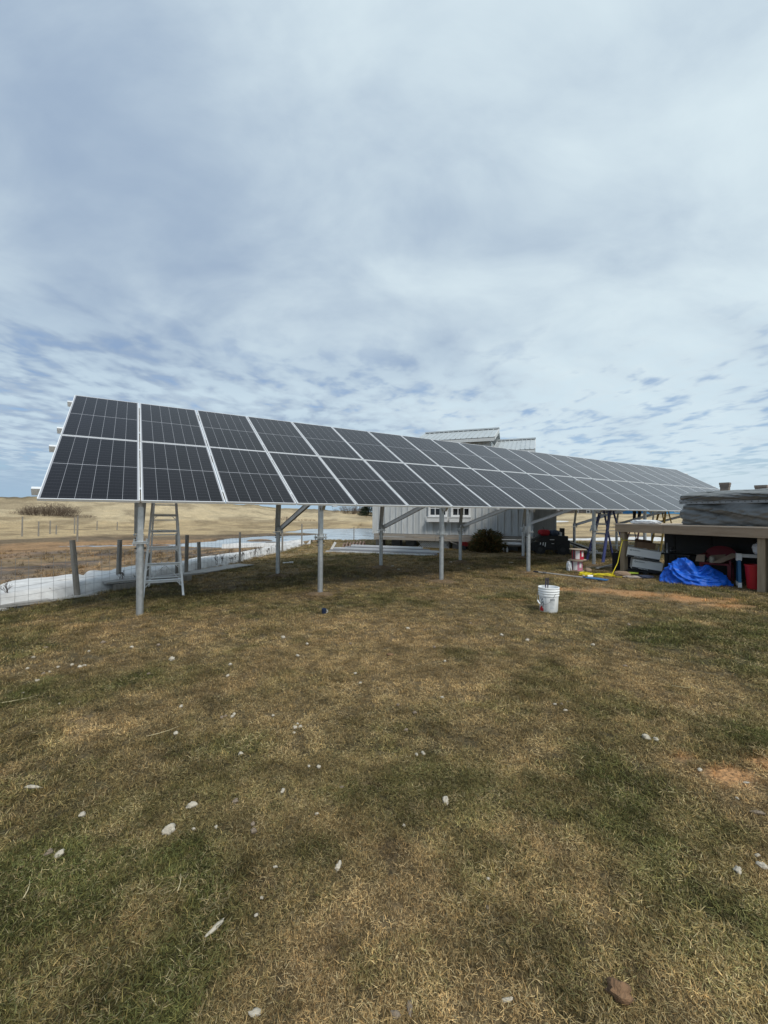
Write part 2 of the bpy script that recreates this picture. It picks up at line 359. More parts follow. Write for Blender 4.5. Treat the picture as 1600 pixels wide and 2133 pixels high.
def build_lawn():
    rs = np.concatenate([np.geomspace(.6, 14, 330), np.geomspace(14.15, 46, 110)])
    az = np.concatenate([np.linspace(-1.35, -.84, 60)[:-1], np.linspace(-.84, .84, 520), np.linspace(.84, 1.5, 80)[1:]])
    x, y = polar(rs, az); s = left_of_lawn(x, y) + (fbm(x * 1.3, y * 1.3, 81, 3) - .5) * .35
    z = ground_z(x, y) + .012 * (fbm(x * 6, y * 6, 83, 3) - .5) + .02 * (fbm(x * 1.4, y * 1.4, 85, 3) - .5) + .004
    z = np.where(s > 0, z - np.clip(s, 0, .6) * .5, z)
    c, g, st, sa, di = lawn_cols(x, y)
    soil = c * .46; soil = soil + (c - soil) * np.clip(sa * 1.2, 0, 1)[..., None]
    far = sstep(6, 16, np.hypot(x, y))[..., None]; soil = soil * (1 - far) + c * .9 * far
    V = np.stack([x, y, z], -1).reshape(-1, 3); F = grid_faces(len(rs), len(az))[:, ::-1]
    keep = (s.reshape(-1)[F] < .55).all(1); F = F[keep]
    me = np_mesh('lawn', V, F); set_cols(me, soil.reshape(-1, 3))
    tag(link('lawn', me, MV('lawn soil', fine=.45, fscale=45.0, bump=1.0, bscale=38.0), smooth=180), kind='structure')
build_lawn()
def lz(x, y): return float(ground_z(np.array([x]), np.array([y]))[0]) + .004

# ------------------------------------------------------------------ grass (stuff)
HID = bpy.data.collections.new('tuft_sources')
def tuft(name, mat, blades, length, width, spread, lean, seed, segs=2, flat=False):
    rg = random.Random(seed); V = []; F = []; T = []
    for b in range(blades):
        a = rg.uniform(0, 6.283); r = spread * math.sqrt(rg.random()); bx, by = r * math.cos(a), r * math.sin(a)
        la = rg.uniform(0, 6.283); ln = length * rg.uniform(.45, 1.15); le = rg.uniform(.15, 1) * lean; w = width * rg.uniform(.6, 1.3)
        th0 = rg.uniform(1.15, 1.5) if flat else rg.uniform(.1, 1.0) * min(1, lean); dx, dy = math.cos(la), math.sin(la); sx, sy = -dy * w / 2, dx * w / 2; o = len(V); th = th0; px, py, pz = bx, by, (rg.uniform(.002, .02) if flat else -.004)
        tone = rg.choice([.28, .45, .65, .85, 1.0, 1.2, 1.5, 2.0]); warm = rg.uniform(-.12, .12)
        for k in range(segs + 1):
            f = 1 - (k / segs) ** 1.5 * .85
            V += [(px - sx * f, py - sy * f, pz), (px + sx * f, py + sy * f, pz)]; T += [(tone * (1 + warm), tone, tone * (1 - warm))] * 2
            px += dx * math.sin(th) * ln / segs; py += dy * math.sin(th) * ln / segs; pz += math.cos(th) * ln / segs; th += le * .55
        for k in range(segs): F.append((o + 2 * k, o + 2 * k + 1, o + 2 * k + 3, o + 2 * k + 2))
    me = np_mesh(name, V, F); set_cols(me, np.array(T), 'tone'); me.materials.append(mat)
    ob = bpy.data.objects.new(name, me); return ob
def scatter(name, label, P, cols, rotz, scl, sources, cat=None):
    me = np_mesh(name, P, np.zeros((0, 3), np.int32)) if False else bpy.data.meshes.new(name)
    me.vertices.add(len(P)); me.vertices.foreach_set('co', np.asarray(P, np.float32).ravel())
    set_cols(me, cols)
    a = me.attributes.new('rot', 'FLOAT_VECTOR', 'POINT'); rv = np.zeros((len(P), 3), np.float32); rv[:, 2] = rotz; a.data.foreach_set('vector', rv.ravel())
    a = me.attributes.new('scl', 'FLOAT', 'POINT'); a.data.foreach_set('value', np.asarray(scl, np.float32))
    a = me.attributes.new('pick', 'INT', 'POINT'); a.data.foreach_set('value', np.random.RandomState(len(P)).randint(0, len(sources), len(P)).astype(np.int32))
    o = bpy.data.objects.new(name, me); COL.objects.link(o)
    src = bpy.data.collections.new(name + '_sources')
    for s in sources: src.objects.link(s)
    ng = bpy.data.node_groups.new(name, 'GeometryNodeTree')
    ng.interface.new_socket('Geometry', in_out='INPUT', socket_type='NodeSocketGeometry'); ng.interface.new_socket('Geometry', in_out='OUTPUT', socket_type='NodeSocketGeometry')
    n = ng.nodes; gi = n.new('NodeGroupInput'); go = n.new('NodeGroupOutput'); ip = n.new('GeometryNodeInstanceOnPoints'); ci = n.new('GeometryNodeCollectionInfo')
    ci.inputs['Collection'].default_value = src; ci.inputs['Separate Children'].default_value = True; ci.inputs['Reset Children'].default_value = True
    def attr(nm, ty):
        q = n.new('GeometryNodeInputNamedAttribute'); q.data_type = ty; q.inputs['Name'].default_value = nm; return q.outputs['Attribute']
    ng.links.new(gi.outputs[0], ip.inputs['Points']); ng.links.new(ci.outputs[0], ip.inputs['Instance']); ip.inputs['Pick Instance'].default_value = True
    ng.links.new(attr('pick', 'INT'), ip.inputs['Instance Index']); ng.links.new(attr('rot', 'FLOAT_VECTOR'), ip.inputs['Rotation']); ng.links.new(attr('scl', 'FLOAT'), ip.inputs['Scale'])
    ng.links.new(ip.outputs[0], go.inputs[0])
    md = o.modifiers.new('grass', 'NODES'); md.node_group = ng
    return tag(o, label, cat, kind='stuff')
def build_grass():
    rg = np.random.RandomState(5); mat = MV('grass blade', inst=True, fine=.0, rough=.9, spec=.08, transl=.22)
    src = [tuft('lawn_tuft', mat, 32, .036, .0031, .040, 1.7, 100 + i) for i in range(6)] + [tuft('thatch_tuft', mat, 30, .042, .0032, .050, .5, 150 + i, flat=True) for i in range(3)]
    P = []; C = []; S = []
    for r0, r1, den, sc in ((.75, 2.6, 3600, .66), (2.6, 5.0, 1500, .88), (5.0, 8.5, 520, 1.2), (8.5, 15, 150, 1.75), (15, 26, 40, 2.4)):
        area = (r1 * r1 - r0 * r0) * .97; n = int(area * den)
        r = np.sqrt(rg.uniform(r0 * r0, r1 * r1, n)); a = rg.uniform(-.97, .97, n); x = r * np.sin(a); y = r * np.cos(a)
        c, g, st, sa, di = lawn_cols(x, y)
        s = left_of_lawn(x, y) + (fbm(x * 1.3, y * 1.3, 81, 3) - .5) * .35
        keep = (s < .12) & (rg.rand(n) > sa * .93) & (rg.rand(n) > di * .55)
        # mown grass is thin in places
        keep &= rg.rand(n) < .62 + .5 * fbm(x * 5, y * 5, 91, 2)
        x, y, c, g = x[keep], y[keep], c[keep], g[keep]; k = len(x)
        t = rg.rand(k, 1); green = (rg.rand(k) < g * .5)[:, None]; straw = (rg.rand(k) < .17)[:, None]
        c = c * (.55 + .95 * t); c = np.where(green, c * .6 + np.array([.085, .10, .034]) * .5, c); c = np.where(straw, c * .5 + np.array([.40, .315, .20]) * .5, c)
        z = ground_z(x, y) + .012 * (fbm(x * 6, y * 6, 83, 3) - .5) + .02 * (fbm(x * 1.4, y * 1.4, 85, 3) - .5) + .004
        P.append(np.stack([x, y, z], -1)); mo = .40 + 1.25 * fbm(x * 7, y * 7, 141, 3) * (.6 + .8 * fbm(x * 2.2, y * 2.2, 143, 2)); C.append(c * (1.04 * mo)[:, None] * np.array([1.0, .965, .86])); S.append(sc * rg.uniform(.7, 1.25, k) * (.8 + .4 * g))
    P = np.concatenate(P); scatter('lawn_grass', 'short brown and green mown grass covering the yard', P, np.concatenate(C), rg.uniform(0, 6.28, len(P)), np.concatenate(S), src, 'grass')
    # rough dry grass beyond the fence
    mat2 = MV('reed blade', inst=True, fine=.0, rough=.8, spec=.2, transl=.2)
    src = [tuft('reed_tuft', mat2, 34, .34, .012, .16, .9, 200 + i) for i in range(6)]
    P = []; C = []; S = []
    for r0, r1, den, sc in ((8, 16, 16, .55), (16, 34, 9, .62), (34, 60, 4.2, 1.0), (60, 120, 1.0, 1.4)):
        n = int((r1 * r1 - r0 * r0) * .9 * den); r = np.sqrt(rg.uniform(r0 * r0, r1 * r1, n)); a = rg.uniform(-.9, .9, n); x = r * np.sin(a); y = r * np.cos(a)
        s = left_of_lawn(x, y); dens = sstep(.44, .60, fbm(x * .4, y * .4, 95, 4)) * .9 + .06
        dens = np.where(r > 38, np.maximum(dens, .75), dens)
        rr = r + (fbm(x * .13, y * .13, 47, 3) - .5) * 10
        dens = np.where((rr > 15) & (rr < 36), dens * .7, dens)
        keep = (s > 2.2) & (pond_mask(x, y) < .02) & (rg.rand(n) < dens) & (snow_mask(x, y) < .05)
        x, y = x[keep], y[keep]; c = ground_col(x, y); k = len(x); r = r[keep]
        c = c * rg.uniform(.75, 1.25, (k, 1)); pale_tufts = (rg.rand(k) < .45)[:, None]; c = np.where(pale_tufts, c * .45 + np.array([.42, .30, .16]) * .55, c)  # random share of tufts blended towards a paler straw colour
        P.append(np.stack([x, y, ground_z(x, y) - .01], -1)); C.append(c); S.append(sc * rg.uniform(.6, 1.3, k) * np.where(r > 38, 1.15, .8))
    P = np.concatenate(P); scatter('field_grass', 'dry tan field and marsh grass beyond the wire fence', P, np.concatenate(C), rg.uniform(0, 6.28, len(P)), np.concatenate(S), src, 'grass')

# ------------------------------------------------------------------ snow and ponds
def snow_mask(x, y):
    s = fence_x(y) - x; wid = np.interp(y, [3, 6, 8.5, 13, 17, 20, 21], [2.9, 2.7, 2.55, 2.05, .85, .3, .0])
    wid = wid * (1 + (fbm(x * .9, y * .9, 111, 3) - .5) * .45) + (fbm(x * 3, y * 3, 113, 3) - .5) * .5; s = s + (fbm(x * 2.5, y * 2.5, 114, 3) - .5) * .3
    m1 = np.minimum(s - .05, wid - s) * np.where(y < 20.5, 1, -1)
    return sstep(-.02, .30, m1)
def build_snow():
    ys = np.linspace(1.5, 21, 330); t = np.linspace(-.2, 4.2, 90)
    yy, tt = np.meshgrid(ys, t, indexing='ij'); xx = fence_x(yy) - tt
    m = snow_mask(xx, yy); z = ground_z(xx, yy) - .06 + m * (.22 + .10 * fbm(xx * .8, yy * .8, 115, 3)) + m * .02 * fbm(xx * 6, yy * 6, 117, 3)
    V = np.stack([xx, yy, z], -1).reshape(-1, 3); F = grid_faces(len(ys), len(t)); k = (m.reshape(-1)[F] > .001).any(1); F = F[k]
    me = np_mesh('snow', V, F[:, ::-1])
    sm = M('snow', (.46, .455, .45), .75, var=.06, scale=4.5, bump=.9, bscale=8, spec=.3, col2=(.68, .685, .68))
    tag(link('snow', me, sm, smooth=180), kind='structure')
    def patch(cx, cy, rx, ry, seed):
        n = 64; rings = 12; V = [(cx, cy, float(ground_z(cx, cy)) + .14)]
        for i in range(1, rings + 1):
            for j in range(n):
                a = j / n * 6.283; f = i / rings; q = f * (1 + .5 * (float(fbm(np.array([math.cos(a) * 1.5 + seed]), np.array([math.sin(a) * 1.5]), seed, 3)[0]) - .5))
                x, y = cx + rx * q * math.cos(a), cy + ry * q * math.sin(a)
                V.append((x, y, float(ground_z(x, y)) + .15 * (1 - f ** 3) - .04 * f))
        F = [(0, 1 + j, 1 + (j + 1) % n) for j in range(n)]; b = MB(); b.v = V; b.f = F; b.m = [0] * n
        for i in range(rings - 1):
            for j in range(n): b.f.append((1 + i * n + j, 1 + (i + 1) * n + j, 1 + (i + 1) * n + (j + 1) % n, 1 + i * n + (j + 1) % n)); b.m.append(0)
        tag(b.build('snow_patch', sm, smooth=180), kind='structure')
    patch(15.2, 29.5, 6.2, 3.6, 3); patch(29, 71, 3.0, 1.6, 5); patch(21, 34, 4.5, 1.6, 8); patch(8.5, 26.5, 1.6, .8, 9)
    # pond water and rotten ice
    xs = np.linspace(-24, 12, 40); ys = np.linspace(19, 66, 50); x, y = np.meshgrid(xs, ys, indexing='ij')
    me = np_mesh('pond', np.stack([x, y, np.full_like(x, -.475)], -1).reshape(-1, 3), grid_faces(40, 50))
    tag(link('pond', me, M('pond ice', (.16, .20, .24), .18, var=.1, scale=.45, spec=.5, col2=(.48, .54, .59), bump=.12, bscale=1.3), smooth=180), kind='structure')
build_snow()
build_grass()

# ------------------------------------------------------------------ solar array
TH, TILT = 1.027, 0.538
AO = Vector((-4.453, 5.28, 0)); AD = Vector((math.sin(TH), math.cos(TH), 0)); AU = Vector((-math.cos(TH), math.sin(TH), 0))
EDGE_Z, PITCHX, MW, ML, NC = 1.682, 1.154, 1.134, 2.19, 22
galv = M('galvanised steel', (.40, .42, .43), .45, .75, var=.2, scale=14, bump=.05, bscale=60, col2=(.56, .58, .59))
alu = M('aluminium', (.66, .67, .68), .38, .8, var=.06, scale=9, col2=(.76, .77, .78))
alu_dull = M('dull aluminium', (.48, .48, .48), .5, .55, var=.1, scale=12, col2=(.60, .60, .60))
frame_m = M('module frame', (.78, .79, .80), .4, .25, var=.04, scale=4, col2=(.84, .85, .86))
back_m = M('backsheet', (.30, .31, .34), .2, var=.04, scale=3, spec=.14)
bolt_m = M('bolt steel', (.16, .16, .16), .5, .6)
def cell_material():
    m = bpy.data.materials.new('solar cell'); m.use_nodes = True; nt = m.node_tree; b = nt.nodes['Principled BSDF']
    tc = nt.nodes.new('ShaderNodeTexCoord'); sp = nt.nodes.new('ShaderNodeSeparateXYZ'); nt.links.new(tc.outputs['UV'], sp.inputs[0])
    def mt(op, a, bb, cl=False):
        n = nt.nodes.new('ShaderNodeMath'); n.operation = op; n.use_clamp = cl
        for s, v in zip(n.inputs, (a, bb)):
            if hasattr(v, 'links'): nt.links.new(v, s)
            else: s.default_value = v
        return n.outputs[0]
    ln = mt('GREATER_THAN', mt('ABSOLUTE', mt('SUBTRACT', mt('FRACT', sp.outputs[1], 0), .5), 0), .474)
    bb = mt('GREATER_THAN', mt('ABSOLUTE', mt('SUBTRACT', mt('FRACT', sp.outputs[0], 0), .5), 0), .47)
    f = mt('ADD', mt('MULTIPLY', ln, .36), mt('MULTIPLY', bb, .08), True)
    oi = nt.nodes.new('ShaderNodeObjectInfo')
    k = mt('ADD', mt('MULTIPLY', oi.outputs['Random'], .5), .75)
    dk = nt.nodes.new('ShaderNodeVectorMath'); dk.operation = 'SCALE'; dk.inputs[0].default_value = (.0065, .0062, .0085); nt.links.new(k, dk.inputs['Scale'])
    mx = nt.nodes.new('ShaderNodeMix'); mx.data_type = 'RGBA'; nt.links.new(f, mx.inputs[0]); nt.links.new(dk.outputs[0], mx.inputs[6]); mx.inputs[7].default_value = (.11, .11, .13, 1)
    nt.links.new(mx.outputs[2], b.inputs['Base Color']); b.inputs['Roughness'].default_value = .20; b.inputs['Specular IOR Level'].default_value = .17; b.inputs['Sheen Weight'].default_value = 1.0; b.inputs['Sheen Roughness'].default_value = .21; b.inputs['Sheen Tint'].default_value = (1.0, .95, .95, 1)
    n = nt.nodes.new('ShaderNodeTexNoise'); n.inputs['Scale'].default_value = 1.4; n.inputs['Detail'].default_value = 4; geo = nt.nodes.new('ShaderNodeNewGeometry'); nt.links.new(geo.outputs['Position'], n.inputs['Vector'])
    rr = nt.nodes.new('ShaderNodeMapRange'); rr.inputs[3].default_value = .16; rr.inputs[4].default_value = .26; nt.links.new(n.outputs[0], rr.inputs[0]); nt.links.new(rr.outputs[0], b.inputs['Roughness'])
    return m
cell_m = cell_material()
CW, CH, CROWS = .1752, 1.0615, 11
def cell_strip_mesh(offsets):
    V = []; F = []; UV = []
    for (x, y, z) in offsets:
        o = len(V); V += [(x - CW / 2, y - CH / 2, z), (x + CW / 2, y - CH / 2, z), (x + CW / 2, y + CH / 2, z), (x - CW / 2, y + CH / 2, z)]
        F.append((o, o + 1, o + 2, o + 3)); UV += [(.5, .5), (5.5, .5), (5.5, CROWS + .5), (.5, CROWS + .5)]
    me = np_mesh('cell_string', V, F); uv = me.uv_layers.new(name='UVMap'); uv.data.foreach_set('uv', np.array(UV, np.float32).ravel()); me.materials.append(cell_m); return me
CELLS = [(.014 + .014 + .0895 + i * .1797 - .0005, y) for y in (.014 + .012 + CH / 2, ML - .014 - .012 - CH / 2) for i in range(6)]
def build_array():
    root = thing('solar_array', 'long ground-mounted solar array of dark panels on galvanised posts', 'solar array', AO, math.pi / 2 - TH)
    fr = MB()
    for x in (.0055, MW - .0055): fr.box((x, ML / 2, -.0175), (.011, ML, .035))
    for y in (.0055, ML - .0055): fr.box((MW / 2, y, -.0175), (MW - .022, .011, .035))
    fme = fr.mesh('module')
    lam = MB().box((MW / 2, ML / 2, -.0065), (MW - .022, ML - .022, .006)).mesh('laminate')
    cme = cell_strip_mesh([(0, 0, 0)]); cme.transform(Matrix.Translation((0, 0, 0)))
    ct, st = math.cos(TILT), math.sin(TILT); far = []; first = True
    for k in range(NC):
        for row in range(2):
            y0 = row * (ML + .02); wob = random.uniform(-.0025, .0025)
            o = bpy.data.objects.new('module', fme); COL.objects.link(o); o.parent = root
            if not fme.materials: fme.materials.append(frame_m); lam.materials.append(back_m)
            o.location = (k * PITCHX + .01, y0 * ct, EDGE_Z + y0 * st + wob); o.rotation_euler = (TILT + random.uniform(-.0012, .0012), random.uniform(-.0012, .0012), 0)
            q = bpy.data.objects.new('laminate', lam); COL.objects.link(q); q.parent = o
            if k < 12:
                for (cx, cy) in CELLS:
                    c = bpy.data.objects.new('cell_string', cme); COL.objects.link(c); c.parent = o; c.location = (cx, cy, -.0029)
            else:
                mw = Matrix.Translation(o.location) @ o.rotation_euler.to_matrix().to_4x4()
                far.append((mw, [(cx, cy, -.0029) for cx, cy in CELLS]))
    V = []; F = []; UV = []
    for mw, offs in far:
        for (x, y, z) in offs:
            o = len(V); V += [tuple(mw @ Vector(p)) for p in ((x - CW / 2, y - CH / 2, z), (x + CW / 2, y - CH / 2, z), (x + CW / 2, y + CH / 2, z), (x - CW / 2, y + CH / 2, z))]
            F.append((o, o + 1, o + 2, o + 3)); UV += [(.5, .5), (5.5, .5), (5.5, CROWS + .5), (.5, CROWS + .5)]
    me = np_mesh('cell_string_far', V, F); uv = me.uv_layers.new(name='UVMap'); uv.data.foreach_set('uv', np.array(UV, np.float32).ravel())
    tag(link('cell_string', me, cell_m, root, smooth=0), kind='stuff')
    # rails along the array: C sections under the modules
    def plane(u, off=0.0):   # height of the module plane at slope distance u, shifted along the normal
        return Vector((0, u * ct - off * st * -1 * 0 + (-off) * -st * -1 * 0, 0))
    def pt(d, s, n): return Vector((d, s * ct - n * st, EDGE_Z + s * st + n * ct))   # n along the plane's normal
    nrm = Vector((0, -st, ct))
    for s, l, r in ((.36, -.10, .45), (1.80, -.09, .30), (2.60, -.08, .42), (4.06, -.08, .55)):
        b = MB(); a0, a1 = l, NC * PITCHX + r
        b.bar(pt(a0, s, -.037 - .002), pt(a1, s, -.037 - .002), .06, .004, nrm)
        b.bar(pt(a0, s - .028, -.088), pt(a1, s - .028, -.088), .004, .094, nrm)
        b.bar(pt(a0, s + .028, -.088), pt(a1, s + .028, -.088), .004, .094, nrm)
        b.bar(pt(a0, s, -.137), pt(a1, s, -.137), .06, .004, nrm)
        b.build('rail', frame_m, root)
        for k in range(1, NC):
            if k < 14: MB().box(pt(k * PITCHX, s, -.008), (.019, .06, .022), Matrix.Rotation(TILT, 3, 'X')).build('module_clamp', alu, root)
    # support frames
    for i in range(9):
        d = 1.16 + 2.92 * i; fu, ru = (.28 if i == 0 else .42 + .02 * i), 3.12
        fz = EDGE_Z + fu / ct * st - .26; 
        g1 = AO + AD * d + AU * fu; z1 = lz(g1.x, g1.y)
        post = MB().tube([(d, fu, z1 - .3), (d, fu, 1.05)], .05, 14).build('front_post', galv, root)
        cl = MB().box((d, fu, 1.055), (.21, .16, .014)).box((d, fu, 1.075), (.19, .15, .014))
        for sx in (-.08, .08):
            for sy in (-.055, .055): cl.tube([(d + sx, fu + sy, 1.02), (d + sx, fu + sy, 1.12)], .010, 6)
        c = cl.build('post_clamp', galv, root)
        b2 = MB()
        for z in (.98, .92): b2.tube([(d - .075, fu, z), (d + .075, fu, z)], .013, 6)
        b2.build('bolt', bolt_m, c)
        MB().box((d, fu, (1.08 + fz) / 2), (.075, .075, fz - 1.08)).build('upper_post', galv, root)
        if i in (3, 4): MB().box((d - .05, fu - .02, 1.15), (.11, .10, .13)).build('bracket', galv, root)
        # rear post
        g2 = AO + AD * d + AU * ru; z2 = lz(g2.x, g2.y)
        MB().tube([(d, ru, z2 - .3), (d, ru, 1.05)], .05, 14).build('rear_post', galv, root)
        cl = MB().box((d, ru, 1.055), (.20, .17, .014)).box((d + .02, ru - .02, 1.13), (.13, .11, .11))
        for sx in (-.07, .07): cl.tube([(d + sx, ru - .05, 1.02), (d + sx, ru - .05, 1.10)], .010, 6)
        c = cl.build('post_clamp', galv, root)
        b2 = MB()
        for z in (.98, .93): b2.tube([(d - .075, ru, z), (d + .075, ru, z)], .013, 6)
        b2.build('bolt', bolt_m, c)
        rt = 2.86; rz = EDGE_Z + rt / ct * st - .28
        b = MB(); b.bar((d, ru, 1.08), (d, rt, rz), .035, .08, (1, 0, 0)); b.bar((d - .035, ru + .0, 1.08), (d - .035, rt, rz), .004, .09, (1, 0, 0)); b.build('rear_upper_post', galv, root)
        bu = .66; bz = EDGE_Z + bu / ct * st - .20
        b = MB(); b.bar((d + .06, ru, 1.13), (d + .06, bu, bz), .05, .085, (0, 0, 1)); b.bar((d + .06, ru, 1.18), (d + .06, bu, bz + .05), .075, .006, (0, 0, 1)); b.build('brace', alu_dull, root)
        b = MB(); b.bar(pt(d - .0, .22, -.20), pt(d, 4.25, -.20), .06, .115, nrm); b.build('slope_beam', alu_dull, root)
    # small drainage plate under the lower edge
    for k in (3.62, 7.2, 9.1): MB().box((k * PITCHX, .03, EDGE_Z - .045), (.09, .05, .016)).build('cable_clip', alu_dull, root)
build_array()

# soil turned up round the posts
def mound(cx, cy, r, h, seed):
    rings, n = 9, 36; V = [(cx, cy, lz(cx, cy) + h * .8)]; rg = random.Random(seed)
    for i in range(1, rings + 1):
        for j in range(n):
            a = j / n * 6.283; f = i / rings; rr = r * f * (1 + .35 * (float(fbm(np.array([math.cos(a) * 2 + seed]), np.array([math.sin(a) * 2]), seed, 2)[0]) - .5))
            x, y = cx + rr * math.cos(a) * 1.25, cy + rr * math.sin(a)
            V.append((x, y, lz(x, y) + h * (1 - f) ** 1.2 + rg.uniform(-.006, .010) * (1 - f) - .012 * f))
    b = MB(); b.v = V; b.f = [(0, 1 + j, 1 + (j + 1) % n) for j in range(n)]
    b.f += [(1 + i * n + j, 1 + (i + 1) * n + j, 1 + (i + 1) * n + (j + 1) % n, 1 + i * n + (j + 1) % n) for i in range(rings - 1) for j in range(n)]; b.m = [0] * len(b.f)
    tag(b.build('soil_mound', M('turned soil', (.10, .066, .036), .95, var=.4, scale=18, bump=1.0, bscale=45, col2=(.19, .13, .07)), smooth=180), kind='structure')
for i in range(9):
    d = 1.16 + 2.92 * i
    for u, q in (((.28 if i == 0 else .42 + .02 * i), .07), (3.12, .10)):
        if i == 0 and u < 1: continue
        p = AO + AD * d + AU * u; mound(p.x, p.y, .26 + .08 * random.random(), q * .8, i * 7 + int(u))

# ------------------------------------------------------------------ wire fence on the left
old_wood = M('weathered timber', (.17, .155, .135), .9, var=.3, scale=7, bump=.6, bscale=40, stretch=(3, 3, .4), col2=(.30, .28, .25))
board_wood = M('grey board', (.26, .25, .235), .9, var=.2, scale=5, bump=.4, bscale=30, stretch=(1, 4, 4), col2=(.38, .37, .35))
wire_m = M('fence wire', (.30, .30, .31), .5, .7)
def build_fence():
    root = thing('wire_fence', 'weathered timber posts with wire netting along the snow bank at lawn edge', 'fence', (-5.4, 7.3, 0))
    off = Vector((-5.4, 7.3, 0))
    posts = [(-5.39, 7.32, 1.02, .09, -.13, 0), (-5.62, 8.75, .95, .092, .03, .0), (-5.22, 9.05, .62, .11, .06, 0), (-4.95, 9.9, 1.02, .075, 0, 0), (-4.78, 10.0, .98, .085, .02, 0), (-4.85, 10.9, .75, .09, -.03, 0), (-4.41, 12.67, .93, .065, .0, 0), (-4.0, 16.3, 1.0, .07, 0, 0), (-3.85, 19.4, 1.05, .06, .0, 0), (-3.5, 23.6, 1.0, .06, 0, 0), (-1.9, 26.2, 1.1, .05, 0, 0), (-.35, 25.5, 1.1, .05, .0, 0)]
    for (x, y, h, r, lx, ly) in posts:
        z = float(ground_z(x, y)); b = MB(); p = Vector((x, y, z)) - off; n = 7
        pts = [p + Vector((lx * t, ly * t, -.25 + (h + .25) * t)) for t in (0, .3, .6, .85, 1)]
        b.tube(pts, [r * q * .54 for q in (1.05, 1.0, .97, .95, .93)], 7); b.build('post', old_wood, root, 30)
    # netting: strands and uprights
    line = [(-7.6, 3.2), (-6.25, 5.3), (-5.42, 7.3), (-4.95, 9.9), (-4.43, 12.67), (-4.02, 16.3), (-3.87, 19.4), (-3.52, 23.6)]
    pts = []
    for (a, b_) in zip(line[:-1], line[1:]):
        n = max(2, int(math.dist(a, b_) / .17))
        for k in range(n): pts.append((a[0] + (b_[0] - a[0]) * k / n, a[1] + (b_[1] - a[1]) * k / n))
    pts.append(line[-1]); b = MB()
    gz = [float(ground_z(x, y)) for x, y in pts]
    for zz in (.06, .2, .34, .48, .62, .78):
        for k in range(len(pts) - 1):
            s = lambda kk: .012 * math.sin(kk * .7 + zz * 9)
            b.bar(Vector((*pts[k], gz[k] + zz + s(k))) - off, Vector((*pts[k + 1], gz[k + 1] + zz + s(k + 1))) - off, .0035, .0035)
    for k in range(len(pts)):
        if pts[k][1] < 17: b.bar(Vector((*pts[k], gz[k] + .02)) - off, Vector((pts[k][0] + .01 * math.sin(k), pts[k][1], gz[k] + .79)) - off, .003, .003, (0, 1, 0))
    tag(b.build('wire_netting', wire_m, root, 0), kind='stuff')
    tag(MB().bar(Vector((-4.15, 12.0, -.05)) - off, Vector((-4.35, 12.1, -.05)) - off, .02, .02).build('wire_tie', wire_m, root))
build_fence()
def plank(name, label, a, b, w, h, mat=board_wood, group=None, cat='board', up=(0, 0, 1)):
    a, b = Vector(a), Vector(b); c = (a + b) / 2; n = 9; m = MB()
    for i in range(1): m.bar(a - c, b - c, w, h, up)
    o = m.build(name, mat); o.location = c; return tag(o, label, cat, group)
plank('board', 'long grey weathered board lying along the lawn edge at far left', (-6.75, 5.35, .07), (-5.62, 6.95, .03), .16, .045)
plank('board', 'white-edged narrow strip of wood beside the leaning fence post', (-5.75, 6.72, .035), (-5.30, 7.42, .03), .05, .03, M('pale board', (.55, .54, .52), .8))
plank('board', 'wide grey board propped level on a low timber by the fence', (-5.42, 8.0, .15), (-4.25, 9.6, .13), .30, .035)
plank('board', 'dark low timber under the wide grey board', (-5.22, 8.0, .055), (-4.35, 9.3, .055), .12, .12, old_wood)
plank('board', 'thin flat board lying in grass behind the step ladder', (-4.7, 10.3, .03), (-4.0, 12.0, .03), .55, .025)

# dry weeds standing against the snow
weed_m = M('dead stalk', (.085, .06, .045), .9, var=.3)
def weed(x, y, h, seed, label, group):
    rg = random.Random(seed); b = MB(); 
    def br(p, d, ln, r, lv):
        q = p + d * ln; mid = p + d * ln * .5 + Vector((rg.uniform(-1, 1), rg.uniform(-1, 1), 0)) * ln * .06
        b.tube([p, mid, q], [r, r * .8, r * .5], 4, False)
        if lv:
            for k in range(rg.randint(3, 5)):
                t = rg.uniform(.35, 1); a = rg.uniform(0, 6.28); e = (d * .8 + Vector((math.cos(a), math.sin(a), .5)) * .75).normalized(); br(p + d * ln * t, e, ln * rg.uniform(.3, .5), r * .55, lv - 1)
        else:
            s = r * 3.2; c = q; b.add([c + Vector(v) * s for v in ((1, 0, 0), (-1, 0, 0), (0, 1, 0), (0, -1, 0), (0, 0, 1.4), (0, 0, -1.4))], [(0, 2, 4), (2, 1, 4), (1, 3, 4), (3, 0, 4), (2, 0, 5), (1, 2, 5), (3, 1, 5), (0, 3, 5)])
    for k in range(rg.randint(1, 3)):
        a = rg.uniform(0, 6.28); br(Vector((rg.uniform(-.04, .04), rg.uniform(-.04, .04), -.03)), Vector((math.cos(a) * .15, math.sin(a) * .15, 1)).normalized(), h * rg.uniform(.6, .8), .006, 2)
    o = b.build('dry_weed', weed_m); o.location = (x, y, float(ground_z(x, y)) + .1); return tag(o, label, 'weed', group)
for i, (x, y, h) in enumerate(((-6.05, 6.7, .42), (-6.30, 6.05, .3), (-6.42, 6.3, .2), (-5.72, 7.1, .18))):
    weed(x, y, h, i, ['tallest dry branching weed standing against the snow at far left', 'dark dry weed at the photo edge against the snow', 'very small dry weed between two taller ones in snow', 'small dry weed just left of the leaning fence post'][i], 'weeds by the snow')
for i, (x, y, h) in enumerate(((-5.30, 8.35, .28), (-5.12, 8.6, .2), (-4.95, 8.45, .22))): weed(x, y, h, 20 + i, ['left', 'middle', 'right'][i] + ' one of three little dead weeds beside the grey boards', 'weeds at the boards')
rgw = random.Random(3)
